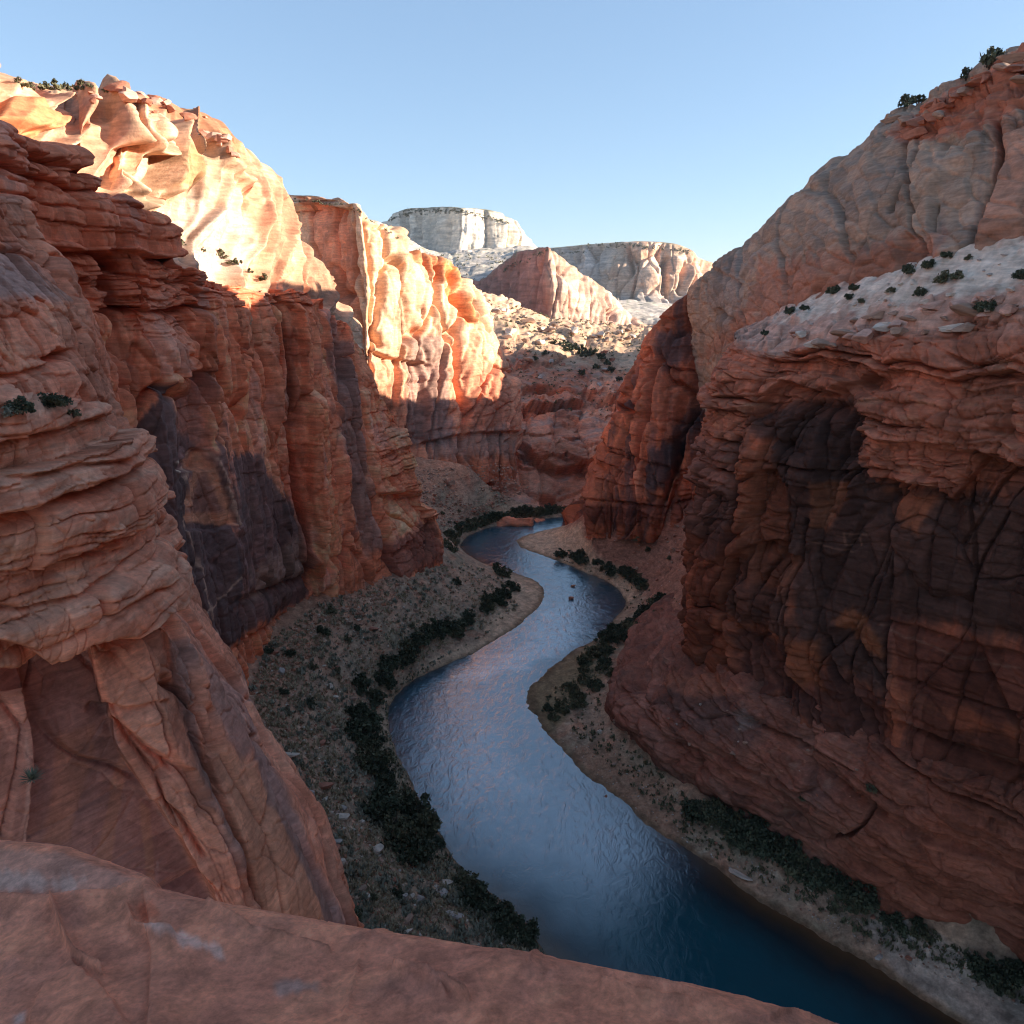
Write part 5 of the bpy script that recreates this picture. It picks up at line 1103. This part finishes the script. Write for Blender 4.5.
BOUL = [(287, 757, 2.6, .9, .8, 'pale', 'long white boulder lying on the scrubby talus beside the near buttress', .1), (324, 788, 2.3, 1.4, 1.1, 'red', 'red flat topped boulder on the talus left of the dark shrubs', .1), (342, 819, 1.6, 1.1, .9, 'pale', 'pale boulder above the cluster of red rocks', .2), (362, 823, 1.0, .8, .6, 'pale', 'small pale stone beside the round thicket', .3),
        (385, 828, 1.1, .8, .7, 'brown', 'tan stone at the left edge of the round thicket', .3), (376, 853, 1.9, 1.5, 1.3, 'pale', 'pale rounded boulder below the round thicket', .2), (332, 853, 1.6, 1.3, 1.2, 'red', 'red boulder stacked beside the near buttress', .5), (318, 830, 1.7, 1.4, 1.6, 'red', 'tall red boulder against the near buttress edge', .4), (326, 842, 1.4, 1.1, 1.0, 'brown', 'brown boulder wedged between the red ones', .4),
        (335, 872, 1.3, 1.0, .8, 'red', 'low red rock below the stacked red boulders', .2), (443, 884, 2.2, 1.0, .5, 'pale', 'flat pale slab on the left bank above the dark strip', -.3), (442, 895, 1.6, 1.3, .6, 'grey', 'square grey slab just below the flat pale slab', -.2), (454, 917, 1.8, 1.0, .7, 'grey', 'grey block half hidden by the lower bank shrubs', 0), (407, 934, 1.3, .6, .8, 'pale', 'pale pointed stone right above the foreground ledge', .5),
        (366, 806, 1.4, 1.0, .8, 'brown', 'brown rock left of the round thicket top', .2), (365, 690, 1.1, .8, .6, 'red', 'red stone beside the widest bend shrubs', .3), (352, 700, 1.3, .9, .7, 'brown', 'brown stone on the talus above the widest bend', .6), (374, 630, 1.8, 1.1, .9, 'red', 'pinkish red boulder in the middle of the upper talus', .2),
        (571, 604, 1.6, 1.1, .9, 'red', 'larger dark rock standing in the river shallows', .3), (573, 592, 1.0, .7, .5, 'red', 'smaller rock in the river above the larger one', .3),
        (740, 876, 2.6, .9, .5, 'pale', 'long pale slab at the water line under the right thicket', -.75), (811, 890, .8, .7, .9, 'pale', 'white upright stone among the right bank shrubs', .2), (717, 785, 1.4, .8, .7, 'brown', 'tan rounded boulder at the foot of the apron', -.5), (674, 771, 2.0, 1.1, 1.0, 'red', 'red block fallen at the upstream foot of the apron', -.7), (968, 964, 1.2, 1.0, 1.0, 'pale', 'pale round boulder near the right edge on the gravel', .2), (852, 876, 1.2, 1.0, 1.3, 'red', 'red upright block between shrubs and apron', .2), (606, 798, .9, .6, .6, 'red', 'small red rock at the right waterline opposite the round thicket', .4), (880, 958, 1.0, .6, .4, 'grey', 'grey stone on the gravel at the right waterline', .4), (902, 930, 1.6, .7, .4, 'pale', 'flat pale stone at the top of the gravel', -.6), (600, 733, 1.2, .9, .8, 'pale', 'pale blocky stone at the tip of the apron', .3), (616, 722, 1.6, 1.0, .9, 'brown', 'brown ledge block at the tip of the apron', .4)]
for px, py, sx, sy, sz, cn, lab, rz in BOUL:
    p = on_floor(px, py)
    if px in (571, 573): p[2] = .05
    boulder(p, sx, sy, sz, cn, lab, rz=rz)
for lab, grp, poly, n, s0, s1, cs, seed in (
    ('small boulder half buried in the left talus', 'boulders in the left talus', [(262, 650), (330, 605), (420, 590), (450, 590), (400, 640), (350, 690), (345, 760), (370, 830), (430, 900), (430, 930), (345, 900), (300, 800)], 50, .45, 1.5, ('red', 'brown', 'pale', 'grey', 'brown'), 21),
    ('fallen red block on the slope under the second cliff', 'blocks under the second cliff', [(390, 520), (440, 480), (510, 465), (520, 495), (460, 520), (430, 560)], 26, .9, 2.6, ('red', 'brown', 'red'), 22),
    ('red block on the slope under the bend wall', 'blocks under the bend wall', [(590, 520), (690, 515), (690, 600), (650, 580), (600, 545)], 22, .6, 1.7, ('red', 'red', 'brown'), 23),
    ('stone on the right bank below the apron', 'stones on the right bank', [(620, 740), (680, 790), (800, 870), (900, 920), (1020, 985), (1000, 1000), (860, 940), (700, 850), (600, 770)], 30, .25, .8, ('grey', 'pale', 'brown', 'red'), 24)):
    r = rng(seed); P = np.array(poly); cnt = 0
    while cnt < n:
        px, py = r.uniform(P[:, 0].min(), P[:, 0].max()), r.uniform(P[:, 1].min(), P[:, 1].max())
        if not inpoly(np.array([px]), np.array([py]), poly)[0]: continue
        p = on_floor(px, py); cnt += 1
        if p[2] < .3: continue
        sz = r.uniform(s0, s1) * r.uniform(.6, 1); boulder(p, sz * r.uniform(.9, 1.5), sz, sz * r.uniform(.5, .9), cs[r.randint(len(cs))], lab, grp)
for lab, grp, pa, poly, n, s0, s1, cs, seed in (
    ('sunlit pale boulder on the slope below the red butte', 'sunlit boulders below the butte', 'far_bench', [(490, 305), (560, 322), (640, 325), (650, 345), (560, 345), (500, 335)], 40, 3.0, 7.5, ('pale', 'pale', 'brown'), 31),
    ('shaded boulder on the terraces of the far bench', 'shaded boulders on the far bench', 'far_bench', [(505, 350), (620, 350), (620, 400), (560, 380), (505, 390)], 26, 2.0, 5.5, ('brown', 'red', 'grey', 'red'), 32),
    ('rock lying on the white bench', 'rocks on the white bench', 'varnished_wall', [(780, 330), (850, 292), (950, 262), (1030, 248), (1030, 310), (900, 318)], 28, .25, .9, ('pale', 'grey', 'brown', 'pale'), 33),
    ('red cap block on the rim of the dome', 'cap blocks of the dome', 'slickrock_dome', [(884, 132), (893, 116), (927, 104), (947, 90), (971, 80), (1002, 62), (1030, 52), (1030, 80), (960, 105), (915, 140)], 40, 1.2, 3.4, ('red', 'red', 'red', 'brown'), 34),
    ('pinkish slab broken off along the front of the bench', 'slabs along the bench front', 'varnished_wall', [(745, 348), (800, 328), (870, 316), (960, 302), (1030, 292), (1030, 322), (960, 330), (870, 340), (790, 352)], 40, .9, 2.6, ('pink', 'pink', 'brown', 'pale'), 36),
    ('sunlit orange cap block on the rim of the upper left cliff', 'cap blocks of the upper left cliff', 'upper_cliff', [(84, 90), (110, 92), (140, 93), (167, 101), (190, 112), (224, 119), (242, 150), (236, 160), (214, 140), (180, 118), (140, 106), (90, 100)], 30, .8, 2.2, ('red', 'red', 'pink'), 37),
    ('loose rock on the red apron', 'loose rocks on the apron', 'slickrock_apron', [(640, 690), (740, 700), (850, 760), (880, 800), (760, 790), (690, 760)], 20, .2, .7, ('red', 'brown', 'grey'), 35)):
    r = rng(seed); P = np.array(poly); cnt = 0
    while cnt < n:
        px, py = r.uniform(P[:, 0].min(), P[:, 0].max()), r.uniform(P[:, 1].min(), P[:, 1].max())
        if not inpoly(np.array([px]), np.array([py]), poly)[0]: continue
        cnt += 1; sz = r.uniform(s0, s1) * r.uniform(.6, 1)
        boulder(put(pa, px, py), sz * r.uniform(.9, 1.6), sz * r.uniform(.8, 1.1), sz * r.uniform(.5, .85), cs[r.randint(len(cs))], lab, grp)

# uncountable ground cover: dry tufts and rubble on the talus, scrub on the far plateaus
def scatter(poly, n, seed, finder):
    r = rng(seed); P = np.array(poly); out = []
    px = r.uniform(P[:, 0].min(), P[:, 0].max(), n * 3); py = r.uniform(P[:, 1].min(), P[:, 1].max(), n * 3)
    m = inpoly(px, py, poly); return px[m][:n], py[m][:n]
def floor_pts(px, py):
    z = np.full(px.shape, 3.0)
    for _ in range(10):
        ryv = CP + (512 - py) / F * SP; rzv = -SP + (512 - py) / F * CP; t_ = (z - 100) / rzv
        x, y = (px - 512) / F * t_, ryv * t_; z = .5 * z + .5 * H(x, y)
    return np.stack([x, y, z], -1)
def tufts(name, P, s0, s1, mat, seed, nb, label, cat):
    r = rng(seed); n = len(P); b = n * nb
    c = np.repeat(P, nb, 0); s_ = np.repeat(r.uniform(s0, s1, n) ** 1.0, nb)
    a = r.uniform(0, 6.28, b); lean = r.uniform(.2, 1.0, b); u = np.stack([np.cos(a) * lean, np.sin(a) * lean, np.ones(b)], -1); u /= np.linalg.norm(u, axis=1)[:, None]
    v = np.stack([-np.sin(a), np.cos(a), np.zeros(b)], -1); o = r.normal(size=(b, 3)) * s_[:, None] * .28; o[:, 2] = np.abs(o[:, 2]) * .5
    w_ = s_ * r.uniform(.12, .3, b)
    base = c + o; L = (s_ * r.uniform(.5, 1.0, b))[:, None]
    V = np.stack([base - v * w_[:, None], base + v * w_[:, None], base + u * L + v * w_[:, None] * .4, base + u * L - v * w_[:, None] * .4], 1).reshape(-1, 3)
    q_ = np.arange(b * 4).reshape(b, 4)
    ob = mesh_np(name, V, q_, mat); tag(ob, label, cat, kind='stuff'); return ob
TAL = [(250, 690), (270, 640), (320, 605), (400, 575), (450, 560), (500, 575), (520, 610), (440, 650), (380, 690), (375, 740), (400, 800), (450, 870), (540, 955), (420, 960), (345, 930), (300, 820)]
px, py = scatter(TAL, 5200, 61, None); P = floor_pts(px, py); P = P[P[:, 2] > .5]
kz = fbm(P[:, 0] / 9, P[:, 1] / 9, 0, 62, 3)
tufts('dry_grass', P[kz > -.1], .35, .95, simple_mat('dry_grass_blade', (.38, .30, .19), var=.4), 63, 9, 'pale dry grass tufts covering the left talus', 'grass')
tufts('low_scrub', P[kz <= .05][::3], .5, 1.2, M_SAGE, 64, 14, 'low grey green scrub spread over the left talus', 'scrub')
px, py = scatter([(560, 545), (650, 590), (680, 600), (600, 660), (600, 720), (680, 790), (800, 875), (1024, 980), (1024, 1005), (860, 935), (700, 850), (560, 720), (540, 700), (620, 640), (625, 600), (560, 560)], 2600, 65, None); P = floor_pts(px, py); P = P[P[:, 2] > .4]
tufts('bank_grass', P, .3, .9, M_LEAF2, 66, 9, 'olive grass and low growth along the right bank', 'grass')
px, py = scatter([(382, 700), (410, 672), (445, 655), (480, 640), (505, 620), (440, 662), (400, 690), (394, 715), (394, 745), (412, 780), (430, 806), (446, 838), (475, 872), (508, 903), (534, 930), (548, 962), (500, 960), (440, 880), (395, 800), (376, 745)], 2600, 165, None); P = floor_pts(px, py); P = P[P[:, 2] > .15]
tufts('shore_grass', P[::2], .25, .8, M_LEAF2, 166, 8, 'olive grass along the left shore', 'grass'); tufts('shore_reed', P[1::2], .3, .9, M_SAGE, 167, 8, 'pale reeds along the left shore', 'reeds')
px, py = scatter([(440, 545), (470, 525), (520, 513), (570, 508), (560, 514), (500, 521), (460, 535), (455, 555)], 1200, 67, None); P = floor_pts(px, py); P = P[P[:, 2] > .3]
tufts('far_bank_grass', P, .8, 1.8, M_LEAF2, 68, 8, 'green grass strip along the far bend', 'grass')
def rubble(name, P, s0, s1, seed, label, tintc):
    r = rng(seed); n = len(P)
    base = np.array([[1,0,0],[-1,0,0],[0,1,0],[0,-1,0],[0,0,1],[0,0,-.6]], float); f = np.array([[0,2,4],[2,1,4],[1,3,4],[3,0,4],[2,0,5],[1,2,5],[3,1,5],[0,3,5]])
    s_ = np.exp(r.uniform(np.log(s0), np.log(s1), n)); a = r.uniform(0, 6.28, n)
    B = base[None] * (1 + r.uniform(-.35, .35, (n, 6, 1))) * np.stack([np.ones(n), r.uniform(.6, 1, n), r.uniform(.4, .8, n)], -1)[:, None]
    ca, sa = np.cos(a)[:, None], np.sin(a)[:, None]
    B = np.stack([B[..., 0] * ca - B[..., 1] * sa, B[..., 0] * sa + B[..., 1] * ca, B[..., 2]], -1) * s_[:, None, None] + P[:, None]
    q_ = (np.arange(n)[:, None, None] * 6 + f[None]).reshape(-1, 3)
    cc = np.array(tintc)[r.randint(len(tintc), size=n)] * r.uniform(.75, 1.2, (n, 1)); cc = np.repeat(cc, 6, 0)
    ob = mesh_np(name, B.reshape(-1, 3), q_, M_STONE, np.clip(cc, .02, .8)); tag(ob, label, 'rubble', kind='stuff')
px, py = scatter(TAL, 5200, 71, None); P = floor_pts(px, py); P = P[P[:, 2] > .3]
rubble('talus_rubble', P, .07, .6, 72, 'loose rubble strewn over the left talus', [[.42, .2, .13], [.4, .27, .19], [.55, .45, .36], [.36, .16, .1]])
px, py = scatter([(585, 515), (700, 510), (690, 640), (620, 690), (600, 720), (700, 800), (900, 920), (1024, 975), (1024, 1010), (860, 945), (640, 815), (560, 740), (600, 660), (640, 600), (580, 560)], 3800, 73, None); P = floor_pts(px, py); P = P[P[:, 2] > .1]
rubble('bank_rubble', P, .07, .34, 74, 'gravel and rubble on the right bank and slopes', [[.42, .33, .27], [.5, .42, .36], [.38, .18, .12], [.34, .24, .18]])
px, py = scatter([(245, 692), (320, 603), (440, 558), (452, 574), (335, 628), (265, 704)], 1100, 171, None); P = floor_pts(px, py)
rubble('wall_foot_rubble', P, .15, 1.0, 172, 'broken red rock piled along the foot of the left wall', [[.45, .19, .11], [.38, .2, .13], [.42, .26, .18]])
px, py = scatter([(390, 540), (400, 500), (420, 470), (510, 462), (530, 490), (470, 520), (440, 560)], 1500, 75, None); P = floor_pts(px, py); P = P[P[:, 2] > .3]
rubble('cliff_rubble', P, .25, 1.0, 76, 'rubble on the slope under the second cliff', [[.42, .2, .13], [.36, .24, .17], [.46, .3, .22]])
FS = []
r = rng(81)
for nm, poly, n in (('pale_bench', [(270, 196), (360, 212), (430, 255), (530, 250), (530, 275), (440, 285), (300, 240)], 260), ('white_mesa', [(385, 222), (405, 209), (460, 208), (515, 221), (515, 224), (460, 212), (400, 216)], 130), ('far_mesa', [(560, 249), (625, 243), (690, 249), (690, 253), (625, 246), (560, 254)], 90), ('red_butte', [(500, 268), (548, 248), (548, 252), (500, 272)], 30), ('sunlit_cliff', [(275, 196), (345, 203), (400, 236), (400, 239), (345, 206), (275, 203)], 50), ('far_bench', [(486, 300), (640, 326), (640, 350), (560, 345), (490, 320)], 260), ('far_bench', [(505, 340), (640, 350), (620, 420), (520, 400)], 220)):
    P2 = np.array(poly); k = 0
    while k < n:
        px, py = r.uniform(P2[:, 0].min(), P2[:, 0].max()), r.uniform(P2[:, 1].min(), P2[:, 1].max())
        if not inpoly(np.array([px]), np.array([py]), poly)[0]: continue
        k += 1; q0 = PATCH[nm].at(px, py, 2.0); FS.append(np.append(q0, (q0[1]) / 720 * r.uniform(.7, 1.9)))
FS = np.array(FS); nb = 12
P = np.repeat(FS[:, :3], nb, 0); sc_ = np.repeat(FS[:, 3], nb)[:, None]
P = P + r.normal(size=P.shape) * sc_ * np.array([.5, .5, .3]) + np.array([0, 0, .35]) * sc_
u = r.normal(size=P.shape); u /= np.linalg.norm(u, axis=1)[:, None]; v = np.cross(u, r.normal(size=P.shape)); v /= np.linalg.norm(v, axis=1)[:, None]
V = np.stack([P - u * sc_ * .4, P + v * sc_ * .35, P + u * sc_ * .4, P - v * sc_ * .35], 1).reshape(-1, 3)
tag(mesh_np('far_scrub', V, np.arange(len(V)).reshape(-1, 4), M_LEAF2), 'specks of scrub on the distant mesas and benches', 'scrub', kind='stuff')
print('plants', round(time.time() - T0, 1))

# ================================================================== camera, sun, sky
cd = bpy.data.cameras.new('camera'); cam = bpy.data.objects.new('camera', cd); col.objects.link(cam)
cam.location = (0, 0, 100); cam.rotation_euler = (math.radians(90 - 17), 0, 0)
cd.sensor_width = 36; cd.lens = 36 * F / 1024; cd.clip_start = .1; cd.clip_end = 60000
scene.camera = cam
EL, AZ = math.radians(SUN_EL), math.radians(SUN_AZ)          # azimuth clockwise from +Y
sd = bpy.data.lights.new('sun', 'SUN'); so = bpy.data.objects.new('sun', sd); col.objects.link(so)
sd.energy = SUN_E; sd.angle = math.radians(.5); sd.color = (1.0, .89, .74)
from mathutils import Vector
dirv = Vector((math.sin(AZ) * math.cos(EL), math.cos(AZ) * math.cos(EL), math.sin(EL)))
so.rotation_euler = dirv.to_track_quat('Z', 'Y').to_euler()
w = bpy.data.worlds.new('World'); scene.world = w; w.use_nodes = True
nt = w.node_tree; bg = nt.nodes['Background']
sk = nt.nodes.new('ShaderNodeTexSky'); sk.sky_type = 'NISHITA'; sk.sun_disc = False; sk.sun_elevation = EL; sk.sun_rotation = AZ
sk.air_density = 1.0; sk.dust_density = .4; sk.ozone_density = 1.6; sk.altitude = 1200
gm_ = nt.nodes.new('ShaderNodeGamma'); gm_.inputs[1].default_value = .55
m1 = nt.nodes.new('ShaderNodeVectorMath'); m1.operation = 'MULTIPLY'; m1.inputs[1].default_value = SKYTINT
nt.links.new(sk.outputs[0], gm_.inputs[0]); nt.links.new(gm_.outputs[0], m1.inputs[0]); nt.links.new(m1.outputs[0], bg.inputs[0]); bg.inputs[1].default_value = SKY
scene.view_settings.view_transform = 'Standard'; scene.view_settings.look = 'None'; scene.view_settings.gamma = 1; scene.view_settings.exposure = EXPO
scene.cycles.filter_width = 1.15; scene.cycles.max_bounces = 8; scene.cycles.diffuse_bounces = 6; scene.cycles.glossy_bounces = 3
hz = [(x, y, z) for x in (-31000, 31000) for y in (-31000, 41000) for z in (-16, 380)]
hm, hnt, hb = new_mat('haze_air'); hnt.nodes.remove(hb)
pv = hnt.nodes.new('ShaderNodeVolumePrincipled'); pv.inputs['Color'].default_value = (.78, .86, 1, 1); pv.inputs['Density'].default_value = 3e-5; pv.inputs['Anisotropy'].default_value = .2
hnt.links.new(pv.outputs[0], [n_ for n_ in hnt.nodes if n_.type == 'OUTPUT_MATERIAL'][0].inputs['Volume'])
o = mesh_np('haze', hz, [(0, 1, 3, 2), (4, 6, 7, 5), (0, 4, 5, 1), (2, 3, 7, 6), (0, 2, 6, 4), (1, 5, 7, 3)], hm)
tag(o, 'thin blue haze in the canyon air', 'haze', kind='stuff')
print('script', round(time.time() - T0, 1))
